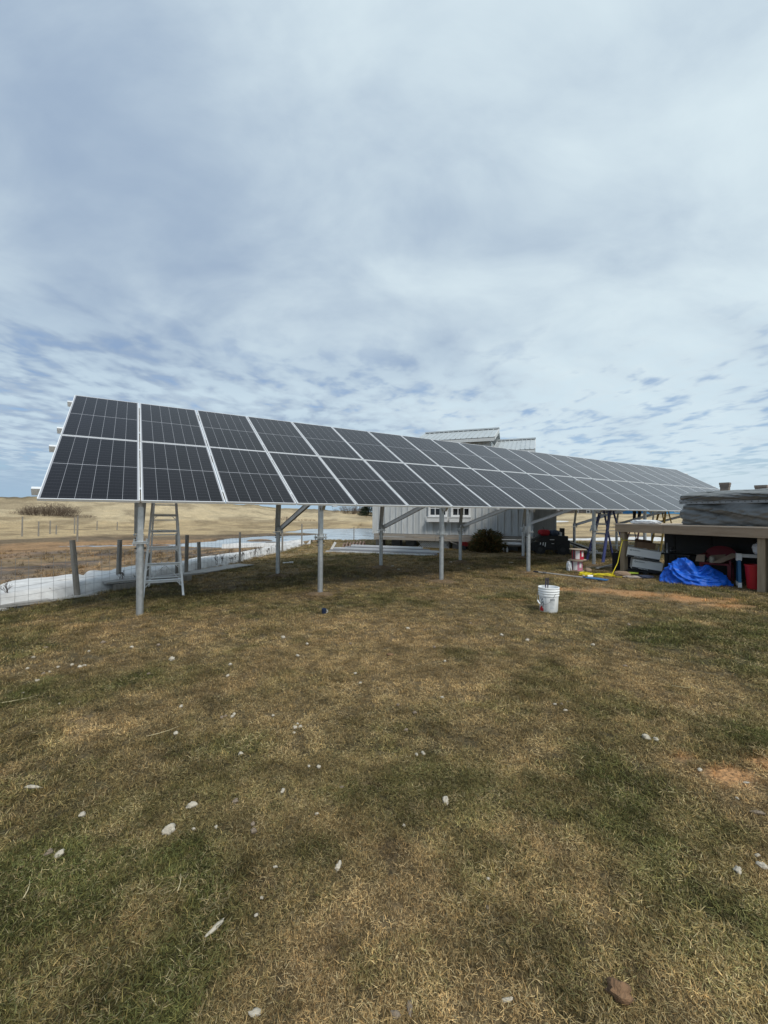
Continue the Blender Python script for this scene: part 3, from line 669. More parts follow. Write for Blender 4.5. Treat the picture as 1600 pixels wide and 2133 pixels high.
ORD = ['nearest', 'second', 'third', 'fourth', 'fifth', 'sixth', 'seventh', 'eighth', 'ninth', 'tenth', 'eleventh', 'twelfth', 'thirteenth', 'fourteenth', 'fifteenth', 'sixteenth']
for i, y in enumerate(sorted(rgw.uniform(11.4, 17.0) for _ in range(16))):
    weed(float(fence_x(y)) + rgw.uniform(-.25, .12), y, rgw.uniform(.16, .36), 40 + i, ORD[i] + ' dead stalk, counted from the ladder, along the far snow bank', 'dead stalks along the snow')

# far fence posts on the tan field, bushes
for i, (px, py, h) in enumerate(((46, 1117, 1.55), (80, 1116, 1.2), (104, 1112, 1.2), (117, 1112, .8), (155, 1111, 1.5), (161, 1127, 1.7), (202, 1104, 1.0), (244, 1103, .9))):
    p = gp(px, py, -.36); z = float(ground_z(p.x, p.y)); b = MB().tube([(0, 0, -.2), (.02, 0, h)], [.055, .045], 6)
    o = b.build('far_post', old_wood); o.location = (p.x, p.y, z)
    tag(o, ['leftmost thin grey post standing in the far tan grass', 'second thin post from left in the far tan grass', 'third thin post from left in the far tan grass', 'shortest stub post in the far tan grass', 'taller of two neighbouring posts, the back one', 'front one of two neighbouring far posts', 'thin post right of the paired far posts', 'rightmost thin post in the far tan grass'][i], 'post', 'far field posts')
def bare_bush(name, label, loc, w, h, stems, seed, mat, cat='bush', depth=None, flat=1.0):
    rg = random.Random(seed); root = thing(name, label, cat, loc); b = MB(); tw = MB(); depth = depth or w * .6
    for s in range(stems):
        u = rg.uniform(-1, 1); v = rg.uniform(-1, 1)
        p = Vector((u * w / 2 * .85, v * depth / 2 * .8, -.05)); hh = h * (1 - .45 * abs(u) ** 2.2) * rg.uniform(.55, 1.0)
        d = Vector((u * .55 + rg.uniform(-.35, .35), v * .4 + rg.uniform(-.3, .3), 1)).normalized()
        mid = p + d * hh * .5; q = p + (d + Vector((rg.uniform(-.3, .3), rg.uniform(-.3, .3), .1))).normalized() * hh
        r = h * .008; b.tube([p, mid, q], [r, r * .75, r * .35], 3, False)
        for k in range(6):
            t = rg.uniform(.25, 1); o = p + (q - p) * t; e = Vector((rg.uniform(-1, 1), rg.uniform(-1, 1), rg.uniform(-.1, 1))).normalized() * h * rg.uniform(.1, .3)
            tw.tube([o, o + e], [r * .55, r * .3], 3, False)
    b.build('stem', mat, root, 180); tag(tw.build('twig', mat, root, 180), kind='stuff'); return root
bush_m = M('bare twigs', (.105, .075, .058), .95, var=.3, scale=2, col2=(.17, .125, .09))
p = gp(105, 1092, -.2); bare_bush('bare_bush', 'low leafless brown thicket on the tan field at left', (p.x, p.y, float(ground_z(p.x, p.y)) - .05), 7.6, 2.1, 420, 1, bush_m, depth=4)
bare_bush('bare_bush', 'low spreading right end of the leafless thicket at left', (p.x + 4.6, p.y - .5, float(ground_z(p.x + 4.6, p.y)) - .05), 5.0, .75, 160, 2, bush_m, depth=2)
bare_bush('bare_bush', 'low spreading left end of the leafless thicket at left', (p.x - 4.0, p.y - .3, float(ground_z(p.x - 4.0, p.y)) - .05), 3.5, .9, 120, 4, bush_m, depth=2)
red_twig = M('reddish twigs', (.16, .085, .06), .95, var=.3)
def far_bush(px, py, w, h, st, seed, label, mat=red_twig, zb=None):
    p = gp(px, py, 0); k = 72 / max(p.y, 1); X, Y = p.x * k, 72.0
    bare_bush('bare_bush', label, (X, Y, float(ground_z(X, Y)) - .05), w, h, st, seed, mat, depth=w * .4)
far_bush(595, 1082, 4.2, 1.0, 130, 5, 'dark reddish scrub seen between first rear post and brace')
far_bush(638, 1083, 3.6, .7, 90, 6, 'low reddish scrub just left of the second front post')
for i, (X, Y, w, h) in enumerate(((-8.2, 96, 3, 3.4), (-5.8, 97, 3, 3.0), (-4.6, 95, 2, 2.4), (-10.5, 98, 4, 1.6))):
    bare_bush('bare_bush', ['tall thin bare shrub left of the far pine', 'bare shrub close beside the far pine', 'sparse bare shrub touching the far pine', 'low dark scrub left end of the far shrub row'][i], (X, Y, float(ground_z(X, Y)) - .1), w, h, 60, 30 + i, bush_m)
def conifer(name, label, loc, w, h, n, seed, cols, cat='tree', base=.0, size=.3, trunk=True, round_=False):
    rg = random.Random(seed); root = thing(name, label, cat, loc); V = []; F = []; C = []
    for i in range(n):
        t = rg.random(); zz = base + (h - base) * t
        if round_: rad = w / 2 * math.sqrt(max(0, 1 - (t * 1.02 - .32) ** 2 / .5))
        else: rad = w / 2 * (1 - t) ** .8 * (.75 + .4 * abs(math.sin(t * 19)))
        a = rg.uniform(0, 6.283); q = rad * rg.random() ** .45
        if round_: q *= .72 + .38 * abs(math.sin(a * 2.5 + t * 6)) ; zz *= .86 + .2 * math.sin(a * 3 + 1)
        c = Vector((q * math.cos(a), q * math.sin(a), zz)); d = Vector((math.cos(a), math.sin(a), rg.uniform(-.2, 1.1 if round_ else .35))).normalized(); s = size * rg.uniform(.5, 1.2)
        x = d.orthogonal().normalized(); x = Matrix.Rotation(rg.uniform(0, 6.28), 3, d) @ x; o = len(V)
        V += [c - x * s * .16, c + x * s * .16, c + d * s]; F.append((o, o + 1, o + 2)); cc = cols[rg.randrange(len(cols))]; k = rg.uniform(.7, 1.25); C += [[v * k for v in cc]] * 3
    me = np_mesh('crown', V, F); set_cols(me, np.array(C)); link('crown', me, MV(name + ' needles', fine=.1, rough=.8, transl=.15), root, 0)
    b = MB().tube([(0, 0, -.1), (0, 0, h * .9)], [h * .02 + .01, .004], 6); b.build('trunk', M('bark', (.09, .065, .045), .95), root)
    return root
conifer('pine_tree', 'dark evergreen tree on the horizon at the house corner', (-2.9, 92, float(ground_z(-2.9, 92)) - .1), 5.5, 4.3, 2600, 3, [(.025, .04, .022), (.035, .05, .03), (.05, .055, .04)], size=.7)

# ------------------------------------------------------------------ house
HX = Vector((.936, -.351, 0)).normalized(); HOUSE = Vector((-.45, 19.1, 0))
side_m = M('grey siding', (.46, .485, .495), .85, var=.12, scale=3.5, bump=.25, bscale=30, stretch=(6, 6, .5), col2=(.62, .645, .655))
side_m2 = M('grey siding darker boards', (.42, .445, .455), .85, var=.12, scale=3.5, bump=.25, bscale=30, stretch=(6, 6, .5), col2=(.56, .585, .595))  # darker boards, picked at random on the front and used on the wing
trim_m = M('white painted trim', (.70, .71, .71), .6, var=.06)
skirt_m = M('bare skirt plank', (.24, .215, .185), .9, var=.3, scale=4, bump=.5, bscale=25, stretch=(.4, 4, 6), col2=(.36, .33, .29))
roof_m = M('metal roofing', (.44, .475, .49), .42, .35, var=.08, scale=2, col2=(.52, .555, .57))
glass_m = M('window glass', (.012, .013, .016), .06, var=.1, spec=.6)
block_m = M('concrete block', (.22, .215, .21), .95, var=.15, bump=.4, bscale=40)
void_m = M('dark interior', (.012, .012, .012), .9)
def build_house():
    h = thing('house', 'grey board-and-batten house on block piers behind the solar array', 'house', HOUSE, math.atan2(HX.y, HX.x))
    WL = 6.85; dp = 5.5
    def wall_top(x): return 4.62 if 2.15 <= x <= 5.25 else 4.08
    # wall core sits behind the boards
    MB().box((1.075, dp / 2 + .06, 2.36), (2.15, dp, 3.40)).box((3.7, dp / 2 + .06, 2.63), (3.1, dp, 3.94)).box((6.05, dp / 2 + .06, 2.36), (1.6, dp, 3.40)).build('wall', side_m, h, 0)
    n = 25; bw = WL / n; rg = random.Random(9)
    wins = [(2.62, 3.38), (3.62, 4.38)]
    for i in range(n):
        x0 = i * bw; xc = x0 + bw / 2; top = wall_top(xc); cut = [w for w in wins if w[0] - .08 < xc < w[1] + .08]
        for (a, b) in ([(.64, 1.42), (2.75, top)] if cut else [(.64 - .0, top)]):
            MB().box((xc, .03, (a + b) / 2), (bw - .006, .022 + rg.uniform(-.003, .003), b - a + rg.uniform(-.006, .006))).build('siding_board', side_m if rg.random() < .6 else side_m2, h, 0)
            MB().box((x0, .0, (a + b) / 2), (.055, .038, b - a)).build('batten', side_m, h, 0)
    MB().box((-.02, .0, 2.35), (.12, .05, 3.45)).build('corner_board', trim_m if False else side_m, h, 0)
    MB().box((WL + .02, .0, 2.35), (.10, .05, 3.45)).build('corner_board', side_m, h, 0)
    for (a, b) in wins:
        w = MB()
        for x in (a, b): w.box((x, -.02, 2.1), (.09, .05, 1.40))
        for z in (1.45, 2.75): w.box(((a + b) / 2, -.018, z), (b - a + .09, .05, .09))
        win = w.build('window', trim_m, h, 0)
        MB().box(((a + b) / 2, .035, 2.1), (b - a - .08, .01, 1.22)).build('pane', glass_m, win, 0)
        m = MB()
        for k in (1, 2): m.box((a + (b - a) * k / 3, .012, 2.1), (.03, .03, 1.22))
        for z in (1.78, 2.1, 2.42): m.box(((a + b) / 2, .010, z), (b - a - .08, .028, .03))
        m.build('muntin', trim_m, win, 0)
        bx = MB().box(((a + b) / 2, -.13, 1.29), (b - a + .14, .22, .20)); bx.box(((a + b) / 2, -.245, 1.40), (b - a + .18, .025, .035)); bx.build('window_box', trim_m, h, 0)
    # skirt planks and piers
    for k, (z0, z1) in enumerate(((.50, .63), (.355, .49))):
        for (a, b) in ((0, 2.9), (2.91, WL)): MB().box(((a + b) / 2, -.01, (z0 + z1) / 2), (b - a, .04, z1 - z0)).build('skirt_plank', skirt_m, h, 0)
    MB().box((.3, -.0, .545), (.5, .03, .02)).build('skirt_plank', skirt_m, h, 0)
    for x, y in ((.16, .25), (.75, .9), (1.45, .9), (3.25, .15), (3.75, .3), (6.1, .2), (.2, 4.8), (3.4, 4.8), (6.6, 4.8)):
        w = .42 if x not in (.16, 3.75) else .34
        for k in range(2): MB().box((x, y + .2, .0 + k * .19 + .09), (w, .38, .186)).build('pier_block', block_m, h, 0)
    MB().box((WL / 2, dp / 2 + .2, .60), (WL - .1, dp - .2, .06)).build('floor_frame', void_m, h, 0)
    # roofs: standing seam panels
    sl = .35
    def roof(x0, x1, ze, y0, y1, npan, ov=.16):
        xa, xb = x0 - ov, x1 + ov
        zr = ze + (y1 - y0) * sl; rb = MB(); nrm = Vector((0, -sl, 1)).normalized()
        rb.bar(((xa + xb) / 2, y0, ze - .05), ((xa + xb) / 2, y1, zr - .05), xb - xa - .04, .07, nrm); r = rb.build('roof', side_m, h, 0)
        pw = (xb - xa) / npan
        for i in range(npan):
            x = xa + pw * (i + .5); MB().bar((x, y0 - .04, ze - .004), (x, y1, zr + .01), pw - .012, .012, nrm).build('roof_panel', roof_m, r, 0)
            MB().bar((xa + pw * i, y0 - .045, ze + .016), (xa + pw * i, y1, zr + .03), .016, .04, nrm).build('seam', roof_m, r, 0)
        MB().box(((xa + xb) / 2, y1, zr + .045), (xb - xa + .04, .22, .06)).build('ridge_cap', roof_m, r, 0)
        MB().box(((xa + xb) / 2, y0 - .02, ze - .09), (xb - xa, .03, .13)).build('eave_board', side_m, r, 0)
        for xx in (xa, xb): MB().bar((xx, y0 - .02, ze - .05), (xx, y1 + .02, zr - .05), .035, .16, nrm).build('rake_board', side_m, r, 0)
        # rear pitch
        MB().bar(((xa + xb) / 2, y1, zr), ((xa + xb) / 2, y1 + 2.6, zr - 2.6 * .5), xb - xa, .05, Vector((0, .5, 1)).normalized()).build('rear_pitch', roof_m, r, 0)
    roof(2.15, 5.25, 4.70, -.30, 1.75, 15)
    roof(5.45, 6.85, 4.13, -.28, 1.85, 9, .12)
    roof(.0, 1.98, 4.13, -.28, 1.85, 12, .12)
    MB().box((3.25, .0, 4.40), (1.7, .02, .34)).build('clerestory_window', glass_m, h, 0)
    MB().box((4.85, .0, 4.42), (.7, .022, .34)).build('clerestory_panel', side_m, h, 0)
    # set-back side wing, reaching nearly to the ground
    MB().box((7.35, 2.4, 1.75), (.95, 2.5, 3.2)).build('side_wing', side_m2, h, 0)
    for k in range(5): MB().box((6.95 + k * .2, 1.135, 1.75), (.035, .03, 3.2)).build('batten', side_m2, h, 0)
build_house()
def hp(x, y, z=0.0):
    v = HOUSE + HX * x + Vector((-HX.y, HX.x, 0)) * y; return Vector((v.x, v.y, z))
HR = math.atan2(HX.y, HX.x)

# aluminium rail pile in front of the house
def rail_piece(x0, x1, y, z, w, hgt, label, tilt=0.0, bright=True):
    a, b = hp(x0, y, z), hp(x1, y + tilt, z); c = (a + b) / 2; m = MB()
    m.bar(a - c, b - c, w, hgt); m.bar(a - c + Vector((0, 0, hgt / 2 + .004)), b - c + Vector((0, 0, hgt / 2 + .004)), w * .55, .008)
    for e, s in ((a - c, 1), (b - c, -1)): m.box(e + Vector((0, 0, 0)), (w * .9, w * .9, hgt * .9), HR)
    o = m.build('aluminium_rail', M('mill aluminium', (.70, .72, .74), .34, .45, var=.08, scale=3, col2=(.80, .81, .82)) if bright else M('dull mill aluminium', (.36, .36, .38), .5, .4, var=.1, scale=3), smooth=0); o.location = c; tag(o, label, 'rail', 'aluminium rails on the ground')
yb = -2.75
rail_piece(-.72, 3.25, yb - .50, .030, .05, .05, 'front lowest bright rail of the pile on the grass')
rail_piece(-.20, 3.55, yb - .34, .030, .06, .05, 'second bright rail from the front of the pile', .05)
rail_piece(-.70, 3.62, yb - .16, .045, .10, .08, 'middle dull rail on the ground in the pile', bright=False)
rail_piece(-.66, 3.40, yb + .04, .045, .10, .08, 'dull rail under the wide bright one', bright=False)
rail_piece(-.60, 3.68, yb + .02, .128, .10, .06, 'bright rail lying on top of the pile middle', .04)
rail_piece(-.30, 3.30, yb + .24, .050, .12, .09, 'dull rail at the rear of the pile on the ground', bright=False)
rail_piece(-.20, 3.20, yb + .25, .150, .12, .09, 'second dull rail stacked at the rear of the pile', bright=False)
rail_piece(.05, 2.95, yb + .26, .235, .09, .06, 'topmost rear bright rail of the aluminium pile')
m = MB(); 
for k in range(7): m.tube([(k * .15, -.2, .0), (k * .15 + .02, 0, .20 + .02 * (k % 2)), (k * .15, .2, 0)], .035, 6)
m.box((.45, 0, .03), (1.1, .5, .04))
o = m.build('corrugated_sheet', M('rusty corrugated metal', (.16, .11, .09), .8, .3, var=.4, scale=6, col2=(.30, .22, .18))); q = hp(-.55, yb + .75); o.location = (q.x, q.y, lz(q.x, q.y) + .06); o.rotation_euler = (0, -.10, HR); tag(o, 'ridged rusty sheet lying behind the left end of the rail pile', 'metal sheet')
q = hp(-1.05, yb + .55); plank('board', 'short white board leaning up left of the rail pile', (q.x, q.y, .02), (q.x + .17, q.y, .32), .10, .05, trim_m, up=(0, 1, 0))
for i, (a, b, z) in enumerate((((-.9, .9), (.6, .7), .04), ((-.1, 1.2), (2.2, 1.1), .05), ((.6, 1.7), (3.0, 1.4), .05))):
    A_, B_ = hp(a[0], yb + a[1], z), hp(b[0], yb + b[1], z)
    plank('board', ['thin reddish plank on the ground left behind the rails', 'pale plank lying between rail pile and house', 'dark plank nearest the house piers'][i], A_, B_, .16, .05, [M('reddish plank', (.26, .13, .11), .9), M('pale plank', (.45, .42, .38), .9), old_wood][i])

# clutter under the house
q = hp(2.75, .15); lat = thing('lattice_panel', 'white criss-cross lattice panel under the house skirt', 'lattice', (q.x, q.y, .02), HR)
for k in range(14):
    for s in (1, -1):
        x = -.55 + k * .085; MB().bar((x - .14 * s, .01 * s, .02), (x + .14 * s, .01 * s, .30), .022, .008, (0, 1, 0)).build('slat', trim_m, lat, 0)
q = hp(4.45, -.1); c = thing('garden_cart', 'small red garden cart under the house beside the shrub', 'cart', (q.x, q.y, 0), HR)
b = MB(); b.add([(-.42, -.2, .18), (.42, -.2, .18), (.42, .2, .18), (-.42, .2, .18), (-.5, -.26, .36), (.5, -.26, .36), (.5, .26, .36), (-.5, .26, .36)], [(3, 2, 1, 0), (0, 1, 5, 4), (1, 2, 6, 5), (2, 3, 7, 6), (3, 0, 4, 7)]); b.build('tray', M('red enamel', (.30, .02, .022), .45), c, 0)
for x in (-.3, .3):
    for y in (-.24, .24): MB().tube([(x, y - .03, .11), (x, y + .03, .11)], .11, 14).build('wheel', M('rubber', (.02, .02, .02), .85), c)
MB().tube([(-.45, 0, .2), (-.85, 0, .32), (-.95, 0, .45)], .014, 6).build('handle', bolt_m, c)
def sack(name, label, loc, d, mat, seed, cat, rz=0.0, crease=.16, fold=4.0, nu=28, nv=40, flat=.0):
    u = np.linspace(0, math.pi, nu); v = np.linspace(0, 2 * math.pi, nv, endpoint=False); uu, vv = np.meshgrid(u, v, indexing='ij')
    x = np.sin(uu) * np.cos(vv); y = np.sin(uu) * np.sin(vv); z = np.cos(uu)
    rn = np.abs(fbm(x * fold * .5 + z * 2 + seed, y * fold * .5 + seed * 3, seed, 3) * 2 - 1); rn2 = np.abs(fbm(x * fold + 5 + seed, z * fold + y * 2, seed + 9, 3) * 2 - 1)
    k = 1 + (.5 - rn) * crease * 1.4 + (.5 - rn2) * crease
    e = .72; sg = lambda a: np.sign(a) * np.abs(a) ** e
    X, Y, Z = sg(x) * k * d[0] / 2, sg(y) * k * d[1] / 2, sg(z) * k * d[2] / 2
    Z = np.maximum(Z + d[2] / 2, .004 * rn)
    me = np_mesh(name, np.stack([X, Y, Z], -1).reshape(-1, 3), grid_faces(nu, nv, True)[:, ::-1])
    o = link(name, me, mat, smooth=60); o.location = loc; o.rotation_euler = (0, 0, rz); return tag(o, label, cat) if label else o
white_pl = M('white plastic', (.72, .73, .74), .45, var=.06)
for i, (x, y, dx, lb) in enumerate(((6.1, -.25, .9, 'pale bundle on the timber shelf under the house, right of the shrub'), (4.35, .35, .6, 'white sheet heap under the house behind the red cart'))):
    q = hp(x, y); sack('white_sheet', lb, (q.x, q.y, .28 if i == 0 else .32), (dx, .4, .12), white_pl, 5 + i, 'sheet', HR)
q = hp(6.0, -.2); t = thing('timber_shelf', 'low plank shelf carrying the pale bundle under the house', 'shelf', (q.x, q.y, 0), HR)
MB().box((0, .1, .25), (1.3, .5, .05)).build('plank', old_wood, t, 0)
for x in (-.6, .6): MB().box((x, .1, .112), (.06, .4, .225)).build('leg', old_wood, t, 0)
for i in range(3):
    q = hp(5.62 + i * .16, -.45); o = MB().lathe([(.03, 0), (.045, .01), (.045, .12), (.03, .16), (.012, .19), (.012, .22), (.0, .225)], 10).build('bottle', white_pl); o.location = (q.x, q.y, lz(q.x, q.y)); tag(o, ['leftmost white jug under the house right of shrub', 'middle white jug under the house right of shrub', 'rightmost white jug under the house right of shrub'][i], 'jug', 'white jugs')
q = gp(1018, 1151); conifer('evergreen_shrub', 'round rusty-green evergreen shrub in front of the house', (q.x, q.y + .3, 0), 1.35, .86, 3400, 11, [(.19, .115, .04), (.085, .09, .033), (.13, .095, .04), (.06, .065, .026)], cat='shrub', base=.02, size=.16, round_=True)

# ------------------------------------------------------------------ step ladders
def stepladder(name, label, loc, rz, H, bw, tw, spread, n, rm, sm_, cap_m, rear=True, group=None, chunk=1.0):
    L_ = thing(name, label, 'ladder', loc, rz, group); ty = spread * .42
    def fr(s, t): return Vector((s * (bw + (tw - bw) * t) / 2, -spread * .58 + (spread * .58) * t, H * t))
    def rr(s, t): return Vector((s * (bw * .88 + (tw - bw * .88) * t) / 2, spread * .75 - (spread * .71) * t, H * t))
    for s in (-1, 1):
        r_ = MB(); r_.bar(fr(s, 0), fr(s, .985), .026 * chunk, .07 * chunk, (0, 1, 0)); r_.bar(fr(s, 0) + Vector((s * .012, 0, 0)), fr(s, .985) + Vector((s * .012, 0, 0)), .008, .085 * chunk, (0, 1, 0)); q = r_.build('rail', rm, L_, 0)
        MB().box(fr(s, 0) + Vector((0, 0, .012)), (.05, .09, .028)).build('foot', bolt_m, q, 0)
        MB().bar(rr(s, 0), rr(s, .985), .022 * chunk, .045 * chunk, (0, 1, 0)).build('rear_leg', rm, L_, 0)
        MB().bar(fr(s, .55) + Vector((s * .02, 0, 0)), rr(s, .55) + Vector((s * .02, 0, 0)), .006, .02).build('spreader', sm_, L_, 0)
    for k in range(1, n + 1):
        t = k / (n + 1); a, b = fr(-1, t), fr(1, t)
        st = MB(); st.bar(a, b, .085, .022 * chunk); st.bar(a + Vector((0, -.04, -.012)), b + Vector((0, -.04, -.012)), .005, .035); q = st.build('step', sm_, L_, 0)
        br = MB()
        for s, e in ((-1, a), (1, b)): br.bar(e + Vector((-s * .005, -.02, -.11)), e + Vector((-s * .10, -.02, -.012)), .012, .005, (0, 1, 0))
        if k <= 2 or k % 2: br.build('step_brace', sm_, q, 0)
    if rear:
        for k in range(1, n + 1, 1):
            t = (k - .35) / (n + 1); MB().bar(rr(-1, t), rr(1, t), .03, .02).build('rear_bar', sm_, L_, 0)
        for s in (-1, 1): MB().bar(rr(s, .06), rr(-s * .25, .22), .014, .006, (0, 1, 0)).build('rear_brace', sm_, L_, 0)
    MB().box((0, -.01, H), (tw + .06, .16, .055)).build('top_cap', cap_m, L_, 0)
    return L_
l1, l2 = gp(303, 1246), gp(376, 1243); mid = (l1 + l2) / 2
stepladder('step_ladder', 'tall bare aluminium step ladder under the left end of the array', (mid.x - .26, mid.y + .52, lz(mid.x, mid.y)), R(27), 2.36, .64, .30, .95, 7, M('bright aluminium', (.74, .74, .74), .45, .15, var=.06, scale=9, col2=(.84, .84, .84)), MATS['bright aluminium'], MATS['bright aluminium'], chunk=1.35)
blue_fg = M('blue-violet fibreglass', (.035, .045, .17), .5, var=.15); red_fg = M('dark red fibreglass', (.17, .018, .028), .5, var=.15); yel_fg = M('yellow ladder', (.42, .26, .03), .55, var=.15)
q = gp(1249, 1172); stepladder('step_ladder', 'blue-violet fibreglass step ladder left of the wooden deck', (q.x + .40, q.y + .35, lz(q.x, q.y)), R(-62), 1.83, .56, .30, 1.02, 5, blue_fg, alu_dull, M('dark green cap', (.03, .05, .035), .6), chunk=1.4)
RL = Vector((10.97, 17.98, 0)); stepladder('step_ladder', 'dark red step ladder behind the deck post, person standing on it', (RL.x, RL.y, lz(RL.x, RL.y)), R(-60), 1.14, .52, .32, .85, 4, red_fg, alu_dull, red_fg)
q = Vector((11.9, 17.6, 0)); stepladder('step_ladder', 'yellow step ladder seen side-on left of the black panel', (q.x, q.y, lz(q.x, q.y)), R(-75), 1.95, .5, .28, .75, 5, yel_fg, M('tan step', (.30, .22, .10), .7), yel_fg)

# ------------------------------------------------------------------ person on the red ladder
def build_person():
    root = thing('person', 'person in black clothes and boots standing on the red ladder behind the array', 'person', (RL.x, RL.y, lz(RL.x, RL.y) + 1.168), R(-60))
    J = {'pel': (0, .0, .93, .155, .12), 'sp': (0, .02, 1.12, .145, .11), 'ch': (0, .02, 1.33, .175, .125), 'nk': (0, .03, 1.50, .06, .06), 'hd0': (0, .05, 1.58, .075, .085), 'hd1': (0, .055, 1.68, .085, .10), 'hd2': (0, .05, 1.76, .06, .07)}
    E = [('pel', 'sp'), ('sp', 'ch'), ('ch', 'nk'), ('nk', 'hd0'), ('hd0', 'hd1'), ('hd1', 'hd2')]
    for s, n in ((-1, 'l'), (1, 'r')):
        J.update({n + 'hip': (s * .095, 0, .86, .105, .105), n + 'kn': (s * .10, .06 if s < 0 else .10, .47, .072, .072), n + 'cf': (s * .10, .05, .30, .066, .066), n + 'an': (s * .10, .02, .09, .05, .05), n + 'ft': (s * .11, .13, .04, .048, .036),
                  n + 'sh': (s * .19, .02, 1.42, .06, .06), n + 'el': (s * .25, .14, 1.60, .045, .045), n + 'wr': (s * .18, .30, 1.78, .032, .032), n + 'pm': (s * .17, .33, 1.85, .036, .022)})
        E += [('pel', n + 'hip'), (n + 'hip', n + 'kn'), (n + 'kn', n + 'cf'), (n + 'cf', n + 'an'), (n + 'an', n + 'ft'), ('ch', n + 'sh'), (n + 'sh', n + 'el'), (n + 'el', n + 'wr'), (n + 'wr', n + 'pm')]
        for k in range(5):
            f = f'{n}f{k}'; ln = (.045, .075, .085, .08, .06)[k]; ox = (k - 2) * .018
            J[f + 'a'] = (s * .17 + ox * (1.6 if k == 0 else 1), .345 - (.03 if k == 0 else 0), 1.89 - (.03 if k == 0 else 0), .009, .009); J[f + 'b'] = (s * .17 + ox * (2.2 if k == 0 else 1.1), .36, 1.89 + ln * .8 - (.03 if k == 0 else 0), .008, .008)
            E += [(n + 'pm', f + 'a'), (f + 'a', f + 'b')]
    names = list(J); me = bpy.data.meshes.new('body'); me.from_pydata([J[n][:3] for n in names], [(names.index(a), names.index(b)) for a, b in E], [])
    o = bpy.data.objects.new('body', me); COL.objects.link(o); o.parent = root
    sk = o.modifiers.new('skin', 'SKIN')
    if not me.skin_vertices: 
        bpy.context.view_layer.objects.active = o
    lay = me.skin_vertices[0].data if me.skin_vertices else None
    if lay:
        for i, n in enumerate(names): lay[i].radius = J[n][3:]; lay[i].use_root = (n == 'pel')
    o.modifiers.new('sub', 'SUBSURF').levels = 2; o.modifiers['sub'].render_levels = 2
    skin = M('skin', (.50, .32, .24), .6); cloth = M('black work clothes', (.012, .012, .013), .85, bump=.3, bscale=30)
    mm = bpy.data.materials.new('person surface'); mm.use_nodes = True; nt = mm.node_tree; b = nt.nodes['Principled BSDF']
    tc = nt.nodes.new('ShaderNodeTexCoord'); sp = nt.nodes.new('ShaderNodeSeparateXYZ'); nt.links.new(tc.outputs['Object'], sp.inputs[0])
    g1 = nt.nodes.new('ShaderNodeMath'); g1.operation = 'GREATER_THAN'; g1.inputs[1].default_value = 1.50; nt.links.new(sp.outputs[2], g1.inputs[0])
    g2 = nt.nodes.new('ShaderNodeMath'); g2.operation = 'GREATER_THAN'; g2.inputs[1].default_value = 1.80; nt.links.new(sp.outputs[2], g2.inputs[0])
    g3 = nt.nodes.new('ShaderNodeMath'); g3.operation = 'LESS_THAN'; g3.inputs[1].default_value = .14; ab = nt.nodes.new('ShaderNodeMath'); ab.operation = 'ABSOLUTE'; nt.links.new(sp.outputs[0], ab.inputs[0]); nt.links.new(ab.outputs[0], g3.inputs[0])
    mu = nt.nodes.new('ShaderNodeMath'); mu.operation = 'MULTIPLY'; nt.links.new(g1.outputs[0], mu.inputs[0]); nt.links.new(g3.outputs[0], mu.inputs[1])
    mxx = nt.nodes.new('ShaderNodeMath'); mxx.operation = 'MAXIMUM'; nt.links.new(mu.outputs[0], mxx.inputs[0]); nt.links.new(g2.outputs[0], mxx.inputs[1])
    mix = nt.nodes.new('ShaderNodeMix'); mix.data_type = 'RGBA'; nt.links.new(mxx.outputs[0], mix.inputs[0]); mix.inputs[6].default_value = (.012, .012, .013, 1); mix.inputs[7].default_value = (.50, .32, .24, 1)
    nt.links.new(mix.outputs[2], b.inputs['Base Color']); b.inputs['Roughness'].default_value = .8; me.materials.append(mm)
    hair = MB().lathe([(.0, .125), (.05, .115), (.085, .07), (.10, .01), (.095, -.03)][::-1], 14, (0, .035, 1.70)); hair.build('hair', M('dark hair', (.02, .015, .012), .7), root, 180)
    f = MB(); f.tube([(0, .155, 1.66), (0, .175, 1.635)], [.008, .014], 6); f.build('nose', skin, root, 180)
    for s in (-1, 1):
        MB().tube([(s * .035, .138, 1.672), (s * .035, .146, 1.672)], .011, 8).build('eye', void_m, root); MB().tube([(s * .092, .05, 1.63), (s * .098, .05, 1.68)], [.012, .018], 6).build('ear', skin, root, 180)
        bt = MB(); bt.add([(s * .10 + x * .055, y, z) for (y, z) in ((-.06, .0), (.20, .0), (.21, .05), (.10, .09), (.06, .20), (-.06, .20)) for x in (-1, 1)], [(0, 2, 3, 1), (2, 4, 5, 3), (4, 6, 7, 5), (6, 8, 9, 7), (8, 10, 11, 9), (10, 0, 1, 11), (0, 10, 8, 6, 4, 2), (1, 3, 5, 7, 9, 11)]); bt.build('boot', M('black leather', (.014, .013, .012), .55), root, 0)
    MB().tube([(-.025, .143, 1.60), (.025, .143, 1.60)], .007, 6).build('mouth', M('lips', (.32, .15, .12), .6), root)
build_person()

